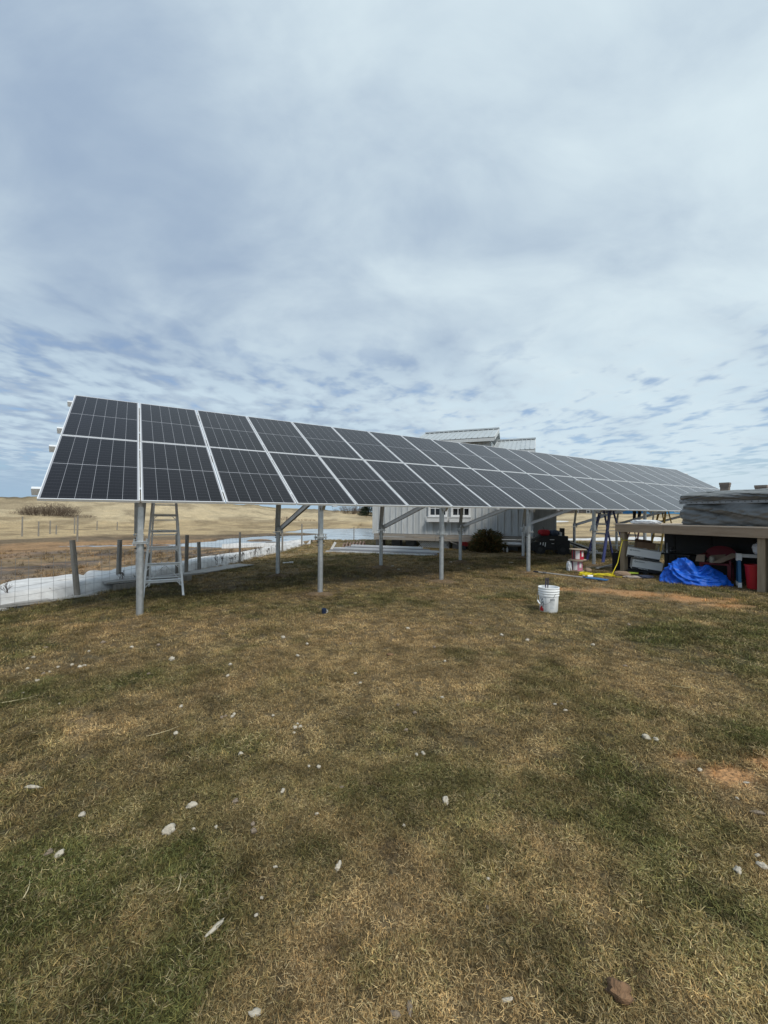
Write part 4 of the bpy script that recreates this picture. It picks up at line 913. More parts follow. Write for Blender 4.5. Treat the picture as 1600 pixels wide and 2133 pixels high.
# ------------------------------------------------------------------ timber deck with covered hot tub
DE = Vector((.367, -.930, 0)).normalized(); DN = Vector((.930, .367, 0)).normalized(); DK = Vector((6.26, 10.88, 0)); DR = math.atan2(DE.y, DE.x)
def dp_(x, y, z=0.0): return DK + DE * x + DN * y + Vector((0, 0, z))
lumber = M('deck lumber', (.27, .195, .13), .85, var=.18, scale=4, bump=.35, bscale=30, stretch=(.5, 4, 4), col2=(.38, .285, .20))
lumber_v = M('deck post lumber', (.24, .18, .115), .85, var=.2, scale=4, bump=.35, bscale=30, stretch=(4, 4, .5), col2=(.35, .275, .19))
lumber_t = M('deck top boards', (.40, .32, .24), .85, var=.15, scale=4, bump=.35, bscale=30, stretch=(.5, 4, 4), col2=(.52, .43, .34))
def build_deck():
    D = thing('wooden_deck', 'raised timber deck on posts at right carrying the covered hot tub', 'deck', DK, DR)
    MB().box((.48, -.02, 1.17), (1.28, .045, .185)).build('fascia_board', lumber, D, 0)
    MB().box((2.88, -.02, 1.172), (3.50, .045, .185)).build('fascia_board', lumber, D, 0)
    MB().box((4.50, -.035, 1.17), (.06, .05, .20)).build('fascia_board', lumber, D, 0)
    MB().box((-.17, 1.5, 1.17), (.04, 3.0, .185)).build('fascia_board', lumber, D, 0)
    for i in range(21): MB().box((2.35, .02 + i * .145, 1.278), (5.1, .14, .026)).build('deck_board', lumber_t, D, 0)
    for i in range(9): MB().box((.25 + i * .5, 1.5, 1.165), (.04, 2.9, .17)).build('joist', lumber, D, 0)
    for (x, y) in ((.02, .06), (3.02, .06), (3.17, .10), (.02, 2.85), (1.7, 2.85), (3.3, 2.85)):
        p = dp_(x, y); MB().box((x, y, (lz(p.x, p.y) - .1 + 1.075) / 2 + .0), (.125, .125, 1.075 - lz(p.x, p.y) + .1)).build('post', lumber_v, D, 0)
    bp = MB().box((1.75, 1.62, .55), (3.45, .02, 1.08)).build('back_panel', M('black sheeting', (.010, .010, .011), .6, var=.3), D, 0)
    MB().box((3.5, .85, .55), (.02, 1.5, 1.08)).build('side_panel', MATS['black sheeting'], D, 0)
    for k in range(4): MB().box((.3 + k * .9, 1.605, .55), (.05, .012, 1.06)).build('panel_stud', M('dark stud', (.03, .028, .026), .8), D, 0)
    for k, z in enumerate((.2, .5, .8)): MB().box((3.28, .13, z), (.05, .06, .24)).build('cleat', M('pale lattice', (.45, .43, .38), .85), D, 0)
build_deck()
cover_m = M('grey vinyl cover', (.095, .10, .10), .36, var=.25, scale=2.2, bump=.6, bscale=7, spec=.6, col2=(.16, .167, .165))
def build_tub():
    T = thing('hot_tub', 'hot tub wrapped in a wrinkled dark grey vinyl cover on the deck', 'hot tub', dp_(1.21 + 1.15, .34 + 1.1, 1.292), DR)
    def shell(name, w, d, z0, z1, rad, seed, amp, parent, nz=26, nt=260, bulge=0.0, top=True):
        t = np.linspace(0, 1, nt, endpoint=False); per = []
        for q in t:
            a = q * 2 * math.pi; c, s = math.cos(a), math.sin(a); p = 9.0
            k = 1 / ((abs(c) ** p + abs(s) ** p) ** (1 / p)); per.append((c * k, s * k))
        per = np.array(per); V = []
        zs = list(np.linspace(z0, z1, nz)); rows = []
        for iz, z in enumerate(zs):
            f = iz / (nz - 1); rnd = 1 - .06 * sstep(.55, 1.0, np.array(f)) ** 2 - .02 * sstep(.12, 0, np.array(f))
            cx = per[:, 0] * w / 2 * rnd; cy = per[:, 1] * d / 2 * rnd
            run = t * nt * .05
            diag = fbm(run * .8 + f * 2.2, f * 1.6 + run * .25, seed, 3); ridg = np.abs(diag * 2 - 1)
            diag2 = np.abs(fbm(run * 1.9 - f * 3.2, f * 2.2, seed + 4, 3) * 2 - 1)
            off = amp * ((.45 - ridg) * 1.5 + (.4 - diag2) * .8) + bulge * math.sin(math.pi * f)
            nx, ny = np.sign(per[:, 0]) * np.abs(per[:, 0]) ** 7, np.sign(per[:, 1]) * np.abs(per[:, 1]) ** 7
            rows.append(np.stack([cx + nx * off, cy + ny * off, np.full(nt, z) + amp * .5 * (ridg - .3) * math.sin(math.pi * f)], -1))
        # lid
        for q in (.93, .8, .5, .02):
            zz = z1 + .02 * (1 - q) + amp * .5 * fbm(per[:, 0] * 4 * q, per[:, 1] * 4 * q, seed + 2, 3)
            rows.append(np.stack([per[:, 0] * w / 2 * q * .965, per[:, 1] * d / 2 * q * .965, zz], -1))
        V = np.concatenate(rows); me = np_mesh(name, V, grid_faces(len(rows), nt, True)[:, ::-1]); return link(name, me, cover_m, parent, 50)
    shell('skirt', 2.28, 2.18, 0, .50, .1, 3, .10, T, bulge=.02)
    shell('lid', 2.26, 2.18, .545, .755, .1, 12, .06, T, nz=18, bulge=.07)
    strap_m = M('pale grey strap', (.30, .325, .35), .6, var=.12)
    for k, (z, h) in enumerate(((.515, .055), (.572, .042))):
        b = MB(); n = 40
        for (sx, sy, ex, ey) in ((-1.10, -1.11, 1.10, -1.11),):
            b.bar((sx, sy - .015 * (k), z + (.0 if k == 0 else -.01)), (ex, ey - .015 * k, z + (0 if k == 0 else .012)), .012, h)
        st = b.build('strap', strap_m, T, 0)
        if k == 0:
            for i in range(19): MB().tube([(-1.06 + i * .117, -1.117, z + .006), (-1.06 + i * .117, -1.128, z + .006)], .011, 8).build('snap', bolt_m, st)
        else:
            for i in range(19): MB().tube([(-1.0 + i * .115, -1.132, z + .004), (-1.0 + i * .115, -1.143, z + .004)], .009, 8).build('snap', bolt_m, st)
build_tub()
for i, (x, y, zt, w) in enumerate(((.88, 2.75, 2.40, .20), (1.68, 2.75, 2.28, .22))):
    b = MB().box((0, 0, (zt - 1.292) / 2 - .02), (w * .9, w * .9, zt - 1.292 - .04)).box((0, 0, zt - 1.292 - .03), (w * 1.08, w * 1.08, .06)).box((0, 0, zt - 1.292 - .09), (w, w, .05))
    o = b.build('deck_post', M('post cap timber', (.20, .165, .14), .9, var=.2, bump=.3), smooth=0); o.location = dp_(x, y, 1.292); o.rotation_euler = (0, 0, DR + .3); tag(o, ['capped square timber post rising behind the hot tub, left one', 'capped square timber post behind the tub at the photo edge'][i], 'post', 'capped posts behind the tub')
sack('plastic_bag', 'crumpled clear-white plastic bag lying flat on the deck top', dp_(.50, .22, 1.291), (.62, .32, .10), M('clear plastic', (.62, .64, .66), .25, var=.12, scale=8, spec=.6, col2=(.82, .83, .84)), 3, 'bag', DR, .22, 6)
# things under and around the deck
tarp_m = M('blue tarpaulin', (.004, .07, .42), .5, var=.2, scale=3, bump=.5, bscale=14, spec=.35, col2=(.010, .13, .62))
def build_tarp():
    nu, nv = 90, 130; u = np.linspace(0, math.pi * .56, nu); v = np.linspace(0, 2 * math.pi, nv, endpoint=False); uu, vv = np.meshgrid(u, v, indexing='ij')
    x = np.sin(uu) * np.cos(vv); y = np.sin(uu) * np.sin(vv); z = np.cos(uu)
    def ridge(a, b, s): return 1 - np.abs(fbm(a, b, s, 3, .45) * 2 - 1)
    k = 1 + .46 * (ridge(x * 1.6 + z * 1.3, y * 1.6 - z * 2.2, 3) - .7) + .26 * (ridge(x * 2.4 - z * 3, y * 3.0 + z * 2, 9) - .7) + .20 * (ridge(x * 5 + z * 4, y * 5 - z * 7, 17) - .7)
    X, Y, Z = x * k * .52, y * k * .42, np.maximum(z * k, -.02) * .48
    # two lobes with a hollow towards the right
    Z = Z * (1 - .32 * np.exp(-((X - .08) / .10) ** 2)) * (1.0 - .20 * sstep(.05, .6, X)); Z = np.where(uu > math.pi * .5, np.minimum(Z, .02 + .015 * np.sin(vv * 17)), Z)
    X = X * (1 + .10 * sstep(.12, 0, Z)); Y = Y * (1 + .14 * sstep(.10, 0, Z))
    me = np_mesh('blue_tarp', np.stack([X, Y, Z], -1).reshape(-1, 3), grid_faces(nu, nv, True)); o = link('blue_tarp', me, tarp_m, smooth=50)
    c = gp(1447, 1217); o.location = (c.x + .10, c.y + .16, lz(c.x, c.y)); o.rotation_euler = (0, 0, -.62); tag(o, 'crumpled heap of bright blue tarpaulin on the ground under the deck edge', 'tarp')
build_tarp()
carton = M('white carton', (.62, .62, .60), .7, var=.06, scale=3); cart_k = M('black print', (.015, .015, .016), .6); brown_c = M('brown cardboard', (.17, .10, .055), .85, var=.15); grey_p = M('grey print', (.18, .18, .19), .6)
def build_carton(label, loc, rot, w, d, hh, name='carton', band=True):
    T = thing(name, label, 'box', loc); T.rotation_euler = rot
    MB().box((0, 0, hh / 2), (w, d, hh)).build('carton_body', carton, T, 0)
    MB().box((0, -d / 2 - .002, .025), (w * .98, .004, .05)).build('printed_band', cart_k, T, 0)
    b = MB()
    for i, q in enumerate((.02, .016, .022, .014, .02, .018, .02)): b.box((-w * .25 + i * .030, -d / 2 - .005, .028), (q, .003, .018))
    b.build('printed_word', carton, T, 0)
    b = MB(); n = 16
    b.add([(-w * .40 + math.cos(k * 6.283 / n) * r, -d / 2 - .003, hh * .78 + math.sin(k * 6.283 / n) * r) for r in (.022, .013) for k in range(n)], [(k, (k + 1) % n, n + (k + 1) % n, n + k) for k in range(n)]); b.build('printed_emblem', cart_k, T, 0)
    b = MB()
    for i in range(9): b.box((-w * .34 + i * .019, -d / 2 - .003, hh * .78), (.013, .003, .020 if i % 3 else .028))
    b.build('printed_logo', grey_p, T, 0)
    MB().tube([(w / 2 + .001, -.02, hh * .55), (w / 2 + .005, -.02, hh * .55)], .028, 12).build('hand_hole', cart_k, T, 0)
    b = MB(); b.add([(w / 2 + .004, -d / 2 + .01, .01), (w / 2 + .004, d / 2 - .01, .01), (w / 2 + .004, d / 2 - .05, .06), (w / 2 + .004, 0, hh * .42), (w / 2 + .004, -d / 2 + .05, .06)], [(0, 1, 2, 3, 4)]); b.build('printed_mark', cart_k, T, 0)
    return T
c0 = gp(1350, 1199); CY = R(-26)
b = thing('pallet', 'low black base under the two white cartons', 'pallet', (c0.x + .12, c0.y + .35, lz(c0.x, c0.y)), CY)
MB().box((0, 0, .075), (.80, .5, .03)).build('top', cart_k, b, 0)
for x in (-.33, 0, .33): MB().box((x, 0, .03), (.09, .48, .06)).build('runner', cart_k, b, 0)
build_carton('lower white carton with black printed band, under the tilted one', (c0.x + .15, c0.y + .35, lz(c0.x, c0.y) + .10), (0, R(7), CY), .66, .46, .25)
build_carton('upper white carton tilted to the right on top of another', (c0.x + .06, c0.y + .35, lz(c0.x, c0.y) + .40), (0, R(8), CY), .72, .48, .24)
bx = thing('cardboard_box', 'small open brown cardboard box on top of the white cartons', 'box', (c0.x + .16, c0.y + .40, lz(c0.x, c0.y) + .655), R(-20)); bx.rotation_euler = (0, R(6), R(-20))
m = MB(); w, d, hh = .40, .30, .15
for (cx, cy, sx, sy) in ((0, -d / 2, w, .008), (0, d / 2, w, .008), (-w / 2, 0, .008, d), (w / 2, 0, .008, d)): m.box((cx, cy, hh / 2), (sx, sy, hh))
m.box((0, 0, .005), (w, d, .008)); m.build('box_body', brown_c, bx, 0)
for (a, b2) in (((-w / 2, 0, hh), (-w / 2 - .10, 0, hh + .02)), ((w / 2, 0, hh), (w / 2 + .10, 0, hh - .01))): MB().bar(a, b2, d, .006).build('flap', brown_c, bx, 0)
MB().bar((0, d / 2, hh), (0, d / 2 + .08, hh + .06), w, .006).build('flap', brown_c, bx, 0)
q = gp(1308, 1205); o = thing('hard_case', 'flat black case leaning behind the left deck post', 'case', (6.52, 11.32, lz(6.5, 11.3)), R(-28))
MB().box((0, 0, .235), (.46, .12, .46), Matrix.Rotation(R(-14), 3, 'X')).build('case_body', M('black plastic', (.010, .010, .011), .6, spec=.2), o, 0)
MB().box((.10, -.115, .27), (.03, .02, .02)).build('latch', white_pl, o, 0); MB().tube([(-.08, .06, .48), (-.06, .06, .53), (.06, .06, .53), (.08, .06, .48)], .012, 6).build('handle', cart_k, o)
# yellow extension cord: coil, run and tie
yel = M('yellow cord', (.70, .58, .015), .5, var=.1)
def build_cord():
    root = thing('extension_cord', 'yellow extension cord coiled on the ground and tied up round the deck post', 'cord', (*gp(1245, 1199).xy, lz(*gp(1245, 1199).xy)))
    o = Vector(root.location); rg = random.Random(4)
    def blob(cx, cy, rx, ry, n, seed):
        pts = []
        for k in range(n * 14):
            a = k / 14 * 6.283; w = .8 + .25 * math.sin(k * .37 + seed) + rg.uniform(-.05, .05)
            pts.append(Vector((cx + rx * w * math.cos(a) + .03 * math.sin(k * .21), cy + ry * w * math.sin(a), .012 + .015 * (k // 14) * .5 + .008 * math.sin(k))))
        return pts
    MB().tube(blob(-.28, .0, .16, .15, 8, 1), .0085, 6).build('coil', yel, root, 180)
    MB().tube(blob(.16, -.02, .24, .16, 6, 2), .0085, 6).build('coil', yel, root, 180)
    pt = dp_(.02, .06); run = [Vector((.40, -.1, .012)), gp(1276, 1197) - o + Vector((0, 0, .03)), Vector((pt.x - .22, pt.y - .10, .28)) - Vector((o.x, o.y, 0)), Vector((pt.x - .15, pt.y - .09, .60)) - Vector((o.x, o.y, 0)), Vector((pt.x - .09, pt.y - .08, .84)) - Vector((o.x, o.y, 0))]
    MB().tube(run, .010, 6).build('run', yel, root, 180)
    ring = [Vector((pt.x + .085 * sx, pt.y + .085 * sy, .86 + .01 * k)) - Vector((o.x, o.y, 0)) for k, (sx, sy) in enumerate(((-1.15, -.6), (0.6, -1.15), (1.2, .5), (-.5, 1.2), (-1.15, -.6)))]
    MB().tube(ring, .010, 6).build('tie', yel, root, 180)
    MB().tube([Vector((-.16, -.1, .012)), Vector((-.05, -.22, .012)), Vector((-.02, -.30, .012))], .009, 6).build('loose_end', yel, root, 180)
    MB().tube([Vector((.32, -.12, .012)), Vector((.28, -.26, .012)), Vector((.38, -.33, .02)), Vector((.44, -.31, .02))], .010, 6).build('plug_end', yel, root, 180)
build_cord()
q = gp(1289, 1201); sack('paper_sack', 'rolled brown paper sack on the ground at the deck post', (q.x + .08, q.y, lz(q.x, q.y)), (.34, .17, .13), M('brown paper', (.26, .18, .12), .85, var=.2), 8, 'sack', R(-20), .14, 5)
q = gp(1318, 1204); sack('rag', 'flat crumpled pale rag beside the brown paper sack', (q.x, q.y, lz(q.x, q.y)), (.34, .2, .05), M('rag cloth', (.34, .29, .25), .9), 9, 'rag', 0, .3, 6)
q = gp(1316, 1199); o = MB().box((0, 0, .02), (.17, .06, .035)).box((.11, 0, .018), (.06, .04, .03)).build('tape_measure', M('lime green plastic', (.42, .55, .06), .5), smooth=0); o.location = (q.x, q.y, lz(q.x, q.y) + .05); o.rotation_euler = (0, 0, -.3); tag(o, 'small lime green tool lying on the pale rag', 'tool')
q = gp(1342, 1204); sack('dark_cloth', 'dark blue crumpled cloth on the ground before the cartons', (q.x, q.y, lz(q.x, q.y)), (.36, .2, .06), M('navy cloth', (.03, .04, .07), .9), 10, 'cloth', .2, .3, 6)
for i, (px, py, lb) in enumerate(((1229, 1204, 'white paper cup lying beside the yellow cord'), (1217, 1200, 'small white scrap left of the yellow cord coil'))):
    q = gp(px, py); b = MB().tube([(-.06, 0, .03), (.06, 0, .03)], [.028, .034], 12) if i == 0 else MB().add([(-.05, -.03, 0), (.05, -.02, .004), (.04, .04, .02), (-.03, .03, .035)], [(0, 1, 2), (0, 2, 3), (0, 3, 1), (1, 3, 2)])
    o = b.build('paper_cup' if i == 0 else 'paper_scrap', white_pl); o.location = (q.x, q.y, lz(q.x, q.y) + .015); tag(o, lb, 'cup' if i == 0 else 'scrap')
q = gp(1225, 1191); sack('root_clod', 'small pale brown clod behind the yellow cord coil', (q.x, q.y, lz(q.x, q.y)), (.16, .1, .09), M('tan clod', (.30, .22, .15), .9), 12, 'clod')
A_, B_ = gp(1220, 1184), gp(1290, 1183); plank('board', 'thin pale lath on the ground behind the cord', (A_.x, A_.y, .03), (B_.x, B_.y, .05), .05, .02, M('pale lath', (.45, .38, .30), .85))
A_, B_ = gp(1243, 1188), gp(1278, 1180); plank('board', 'short grey lath crossing another behind the cord', (A_.x, A_.y, .055), (B_.x, B_.y, .07), .06, .02, board_wood)

# wire spools
def spool(label, loc, seed, red):
    S = thing('wire_spool', label, 'spool', loc, .4 * seed)
    ply = M('plywood flange', (.36, .29, .22), .85, var=.15)
    for z in (.008, .285): MB().lathe([(.03, z - .008), (.215, z - .008), (.215, z + .008), (.03, z + .008)], 26).build('flange', ply, S, 40)
    MB().lathe([(.145, .018), (.15, .14), (.145, .276)], 22, cap=False).build('wire_winding', M('red cable', (.45, .02, .05), .5) if red else M('pink wrap', (.52, .20, .27), .5), S)
    rg = random.Random(seed); b = MB()
    for (a0, a1, z0, z1) in ((-2.6, -1.9, .03, .26), (-1.55, -1.15, .10, .24)):
        n = 8; V = [(.153 * math.cos(a0 + (a1 - a0) * k / n), .153 * math.sin(a0 + (a1 - a0) * k / n), z) for z in (z0, z1) for k in range(n + 1)]; b.add(V, [(k, k + 1, n + 2 + k, n + 1 + k) for k in range(n)])
    b.build('paper_label', M('label paper', (.70, .66, .66), .6), S)
    b = MB()
    for (a0, a1, z0, z1) in ((-3.1, -2.75, .02, .27),):
        n = 5; V = [(.154 * math.cos(a0 + (a1 - a0) * k / n), .154 * math.sin(a0 + (a1 - a0) * k / n), z) for z in (z0, z1) for k in range(n + 1)]; b.add(V, [(k, k + 1, n + 2 + k, n + 1 + k) for k in range(n)])
    b.build('dark_label', M('dark label', (.09, .09, .10), .6), S); return S
q = gp(1205, 1190); z = lz(q.x, q.y); spool('lower wire spool with pink wrap and wooden flanges, under the red one', (q.x, q.y + .1, z + .005), 0, False); spool('upper wire spool with red cable, stacked on another spool', (q.x + .03, q.y + .1, z + .302), .5, True)
q = gp(1194, 1189); sack('plastic_wrap', 'torn clear plastic wrap against the lower wire spool', (q.x - .10, q.y + .02, z), (.10, .14, .24), MATS['clear plastic'], 15, 'wrap', 0, .3, 5)

# black trailer-like machine behind the array
def build_machine():
    q = gp(1152, 1156); T = thing('utility_machine', 'black utility machine with loaded top standing right of the house', 'machine', (q.x, q.y + .4, lz(q.x, q.y)), R(-12))
    bk = M('black machine paint', (.011, .011, .012), .55, var=.4, scale=5); 
    b = MB().box((.10, 0, .42), (1.05, .75, .46)).box((.45, 0, .30), (.45, .80, .50)).box((-.45, .0, .28), (.5, .6, .30)); b.build('engine_body', bk, T, 0)
    b = MB().box((.18, 0, .68), (.90, .70, .06)).box((.50, .1, .84), (.14, .25, .32)).box((-.05, 0, .66), (.3, .5, .1)); b.build('top_tray', bk, T, 0)
    for x, y, r in ((-.38, -.36, .19), (.42, -.40, .20), (-.38, .36, .19), (.42, .40, .20)):
        w = MB().tube([(x, y - .07, r), (x, y + .07, r)], r, 18).build('wheel', M('rubber', (.02, .02, .02), .85), T); MB().tube([(x, y - .08, r), (x, y + .08, r)], r * .45, 12).build('rim', M('dark rim', (.05, .05, .05), .5, .5), w)
    MB().bar((-.35, -.1, .72), (-.88, -.2, .38), .22, .10).bar((-.85, -.2, .42), (-.98, -.25, .20), .2, .06).build('chute', M('grey chute', (.10, .10, .095), .7), T, 0)
    b = MB()
    for x in (-.38, -.28, -.20): b.bar((x, -.37, .30), (x + .02, -.37, .46), .03, .012, (0, 1, 0))
    b.box((.05, -.385, .57), (.16, .01, .025)).box((.08, -.385, .42), (.09, .01, .02), None).box((.47, -.41, .20), (.03, .012, .06)); b.build('bright_fitting', alu, T, 0)
    MB().tube([(-.25, 0, .70), (-.18, 0, .95), (-.22, .02, 1.05)], .012, 6).build('lever', bolt_m, T)
    MB().bar((.62, .1, .50), (1.75, .3, .10), .55, .05).build('ramp', bk, T, 0)
    MB().bar((.62, -.18, .545), (1.75, .02, .145), .05, .05).build('ramp_edge', alu_dull, T, 0)
    MB().bar((.62, -.20, .46), (1.55, -.05, .07), .03, .03).build('ramp_edge', alu_dull, T, 0)
    p = Vector(T.location)
    def on(x, y, z): v = Matrix.Rotation(R(-12), 3, 'Z') @ Vector((x, y, z)); return v + p
    sack('jacket', 'crumpled red jacket on the left top of the black machine', on(-.20, -.1, .712), (.36, .34, .22), M('red cloth', (.34, .012, .02), .8), 21, 'jacket', 0, .2, 4)
    sack('bag', 'dark blue bag on the black machine top', on(.18, -.05, .712), (.36, .34, .20), M('denim cloth', (.05, .07, .11), .85), 22, 'bag', 0, .16, 4)
    o = MB().lathe([(.04, 0), (.048, .12), (.05, .125), (.044, .13)], 12).build('cup', white_pl); o.location = on(.40, -.15, .715); tag(o, 'white cup standing beside the blue bag on the black machine', 'cup')
build_machine()

# red chair with cardboard, table, sawhorse, bin under the deck
def build_under():
    ch = thing('tub_chair', 'dark red round-backed chair under the deck heaped with cardboard', 'chair', (7.78, 9.62, lz(7.78, 9.62)), R(-52))
    red = M('dark red plastic', (.16, .010, .018), .5, var=.15)
    n = 28; b = MB(); V = []
    for t in (0, 1):
        for k in range(n): a = k / n * 6.283; V.append((.29 * math.cos(a), .20 + t * .03 + .07 * math.sin(a), .60 + .19 * math.sin(a)))
    b.add(V, [tuple(range(n - 1, -1, -1)), tuple(range(n, 2 * n))] + [(k, (k + 1) % n, n + (k + 1) % n, n + k) for k in range(n)]); b.build('backrest', red, ch, 40)
    MB().box((0, -.05, .40), (.52, .46, .04)).build('seat', red, ch, 0)
    for x in (-.25, .25):
        for y in (-.24, .16): MB().bar((x, y, .0), (x * .95, y * .95, .40), .035, .035, (0, 1, 0)).build('leg', red, ch, 0)
        MB().bar((x * 1.1, -.25, .58), (x * 1.1, .18, .60), .05, .03).build('armrest', red, ch, 0); MB().bar((x * 1.1, -.24, .0), (x * 1.1, -.24, .58), .03, .03, (0, 1, 0)).build('arm_post', red, ch, 0)
    cb = M('pale cardboard', (.29, .21, .145), .85, var=.15); f = Matrix.Rotation(R(-52), 3, 'Z')
    def cs(label, pts, th=.012):
        c = Vector((7.78, 9.62, lz(7.78, 9.62))); m = MB(); P = [Vector(p) for p in pts]; nrm = (P[1] - P[0]).cross(P[2] - P[0]).normalized() * th
        k = len(P); m.add(P + [p + nrm for p in P], [tuple(range(k - 1, -1, -1)), tuple(range(k, 2 * k))] + [(i, (i + 1) % k, k + (i + 1) % k, k + i) for i in range(k)])
        o = m.build('cardboard_sheet', cb, smooth=0); o.location = c; o.rotation_euler = (0, 0, R(-52)); tag(o, label, 'cardboard', 'cardboard on the red chair')
    cs('long bent cardboard strip slanting over the red chair seat', [(-.05, -.36, .42), (.14, -.36, .44), (.44, -.22, .62), (.30, -.18, .66)])
    cs('flat cardboard piece propped against the red chair back', [(-.20, -.10, .43), (.15, -.12, .43), (.12, .08, .60), (-.16, .09, .56)])
    cs('folded cardboard corner on the left of the red chair', [(-.36, -.28, .43), (-.18, -.30, .43), (-.18, -.26, .60), (-.34, -.24, .58)])
    o = MB().lathe([(.05, 0), (.055, .02), (.055, .05), (.048, .055), (.055, .06), (.055, .10), (.048, .105), (.05, .14)], 14).build('striped_can', M('cream tin', (.40, .36, .28), .5)); v = f @ Vector((-.06, -.22, .425)); o.location = Vector((7.78, 9.62, lz(7.78, 9.62))) + v; tag(o, 'ribbed cream tin standing on the red chair seat', 'tin')
    # blue and white sawhorse
    s = thing('sawhorse', 'blue-legged sawhorse with white top bar beside the red bin', 'sawhorse', (7.62, 8.72, lz(7.6, 8.7)), R(-35)); bl = M('blue tube', (.01, .10, .22), .5); wp = M('white pipe', (.66, .66, .64), .5)
    for x in (-.10, .52):
        for y in (-.16, .16):
            MB().bar((x, y, .10), (x, y * .35, .56), .07, .05, (1, 0, 0)).build('leg', bl, s, 0); MB().bar((x, y * 1.1, .0), (x, y, .10), .085, .06, (1, 0, 0)).build('foot', wp, s, 0)
        MB().box((x, 0, .63), (.09, .15, .15)).build('joint', wp, s, 0)
    MB().box((.21, 0, .66), (.62, .06, .07)).build('top_bar', wp, s, 0)
    p = Vector(s.location) + Matrix.Rotation(R(-35), 3, 'Z') @ Vector((.30, -.02, .70)); sack('plastic_bag', 'grey-white plastic bag on the sawhorse behind the right deck post', p, (.32, .26, .24), MATS['clear plastic'], 31, 'bag', 0, .2, 4)
    b = MB().lathe([(.115, 0), (.125, .01), (.16, .47), (.172, .475), (.172, .50), (.155, .50), (.12, .03), (.0, .03)], 26); q = gp(1574, 1231); o = b.build('bin', M('bright red plastic', (.42, .008, .012), .45, var=.1)); o.location = (q.x + .13, q.y + .16, lz(q.x, q.y)); tag(o, 'bright red round plastic bin beside the right deck post', 'bin')
    t = thing('work_table', 'small black work table in the dark under the deck', 'table', (*dp_(.75, 1.05).xy, lz(*dp_(.75, 1.05).xy)), DR)
    kb = M('black table', (.016, .016, .017), .5)
    MB().box((0, 0, .52), (.9, .5, .03)).build('table_top', kb, t, 0)
    for x in (-.4, .4):
        for y in (-.2, .2): MB().box((x, y, .25), (.04, .04, .5)).build('leg', kb, t, 0)
    v = thing('bench_vise', 'grey metal vise on the black table under the deck', 'vise', dp_(.55, 1.0, .555) + Vector((0, 0, lz(*dp_(.75, 1.05).xy) - .015)), DR)
    MB().box((0, 0, .05), (.12, .1, .10)).box((.09, 0, .09), (.03, .12, .12)).box((.02, 0, .12), (.05, .12, .06)).build('vise_body', M('grey tool', (.14, .14, .14), .5, .4), v, 0); MB().tube([(.12, -.1, .07), (.12, .1, .07)], .008, 6).build('handle', alu, v)
    for k in range(3):
        o = MB().tube([(0, 0, 0), (.0, 0, .16 + .05 * k)], [.012, .008], 8).lathe([(.02, 0), (.024, .06), (.018, .07)], 10).build('hand_tool', alu_dull); o.location = dp_(.35 + k * .11, .92, .536) + Vector((0, 0, lz(*dp_(.75, 1.05).xy))); tag(o, ['left upright metal tool on the black table', 'middle upright metal tool on the black table', 'right upright metal tool on the black table'][k], 'tool', 'tools on the black table')
build_under()

# ------------------------------------------------------------------ things on the lawn
def build_bucket():
    q = gp(1143, 1274); B = thing('bucket', 'white plastic pail with printed label standing alone on the lawn', 'bucket', (q.x, q.y, lz(q.x, q.y)), R(-22))
    wh = M('bucket plastic', (.86, .87, .87), .38, var=.03, scale=5)
    prof = [(.0, .0), (.126, 0), (.131, .006), (.143, .255), (.152, .257), (.152, .268), (.144, .272), (.146, .292), (.155, .294), (.155, .306), (.147, .31), (.148, .328), (.157, .33), (.157, .345), (.150, .35), (.151, .366), (.157, .37), (.157, .385), (.150, .387), (.144, .385), (.120, .02), (.0, .02)]
    MB().lathe(prof, 40, cap=False).build('pail', wh, B, 40)
    def wrap(a0, a1, z0, z1, name, mat, lift=.0015):
        n = 10; r = lambda z: .131 + .012 * z / .255 + lift
        V = [(r(z) * math.cos(a0 + (a1 - a0) * k / n), r(z) * math.sin(a0 + (a1 - a0) * k / n), z) for z in (z0, z1) for k in range(n + 1)]
        return MB().add(V, [(k, k + 1, n + 2 + k, n + 1 + k) for k in range(n)]).build(name, mat, B)
    gl = M('grey print on pail', (.36, .38, .40), .5); dk = M('dark print on pail', (.12, .14, .17), .5)
    wrap(-1.42, -.92, .06, .225, 'label_panel', M('pale grey label', (.60, .62, .63), .5)); wrap(-1.42, -.92, .19, .225, 'label_heading', gl, .0025)
    for i in range(6): wrap(-1.38, -.98 - .1 * (i % 3), .075 + i * .018, .081 + i * .018, 'label_text', gl, .0025)
    for (z0, z1, a0, a1) in ((.235, .238, -2.75, -1.85), (.04, .043, -2.75, -1.85), (.04, .238, -1.865, -1.85)): wrap(a0, a1, z0, z1, 'label_border', dk, .002)
    for i, (a, z) in enumerate(((-2.52, .20), (-2.44, .17), (-2.30, .19), (-2.35, .14), (-2.22, .15), (-2.15, .12), (-2.25, .09), (-2.48, .12))): wrap(a, a + .09, z, z + .03, 'printed_letter', dk, .0025)
    wrap(-2.75, -2.15, .02, .07, 'red_print', M('red print on pail', (.55, .02, .03), .5), .003); wrap(-2.55, -2.30, .07, .10, 'red_print', MATS['red print on pail'], .003)
    hb = [Vector((.157 * math.cos(a) , .157 * math.sin(a) * 1.0, 0)) for a in ()]
    pts = []
    for k in range(13):
        t = k / 12; a = -.9 - 2.35 * t; rad = .158 + .03 * math.sin(math.pi * t); pts.append((rad * math.cos(a), rad * math.sin(a), .30 - .17 * math.sin(math.pi * t)))
    MB().tube(pts, .0028, 6).build('wire_handle', wire_m, B); MB().tube([pts[7], pts[8], pts[9]], .010, 8).build('grip', wh, B)
build_bucket()
q = gp(1143, 1274); z0 = lz(q.x, q.y)
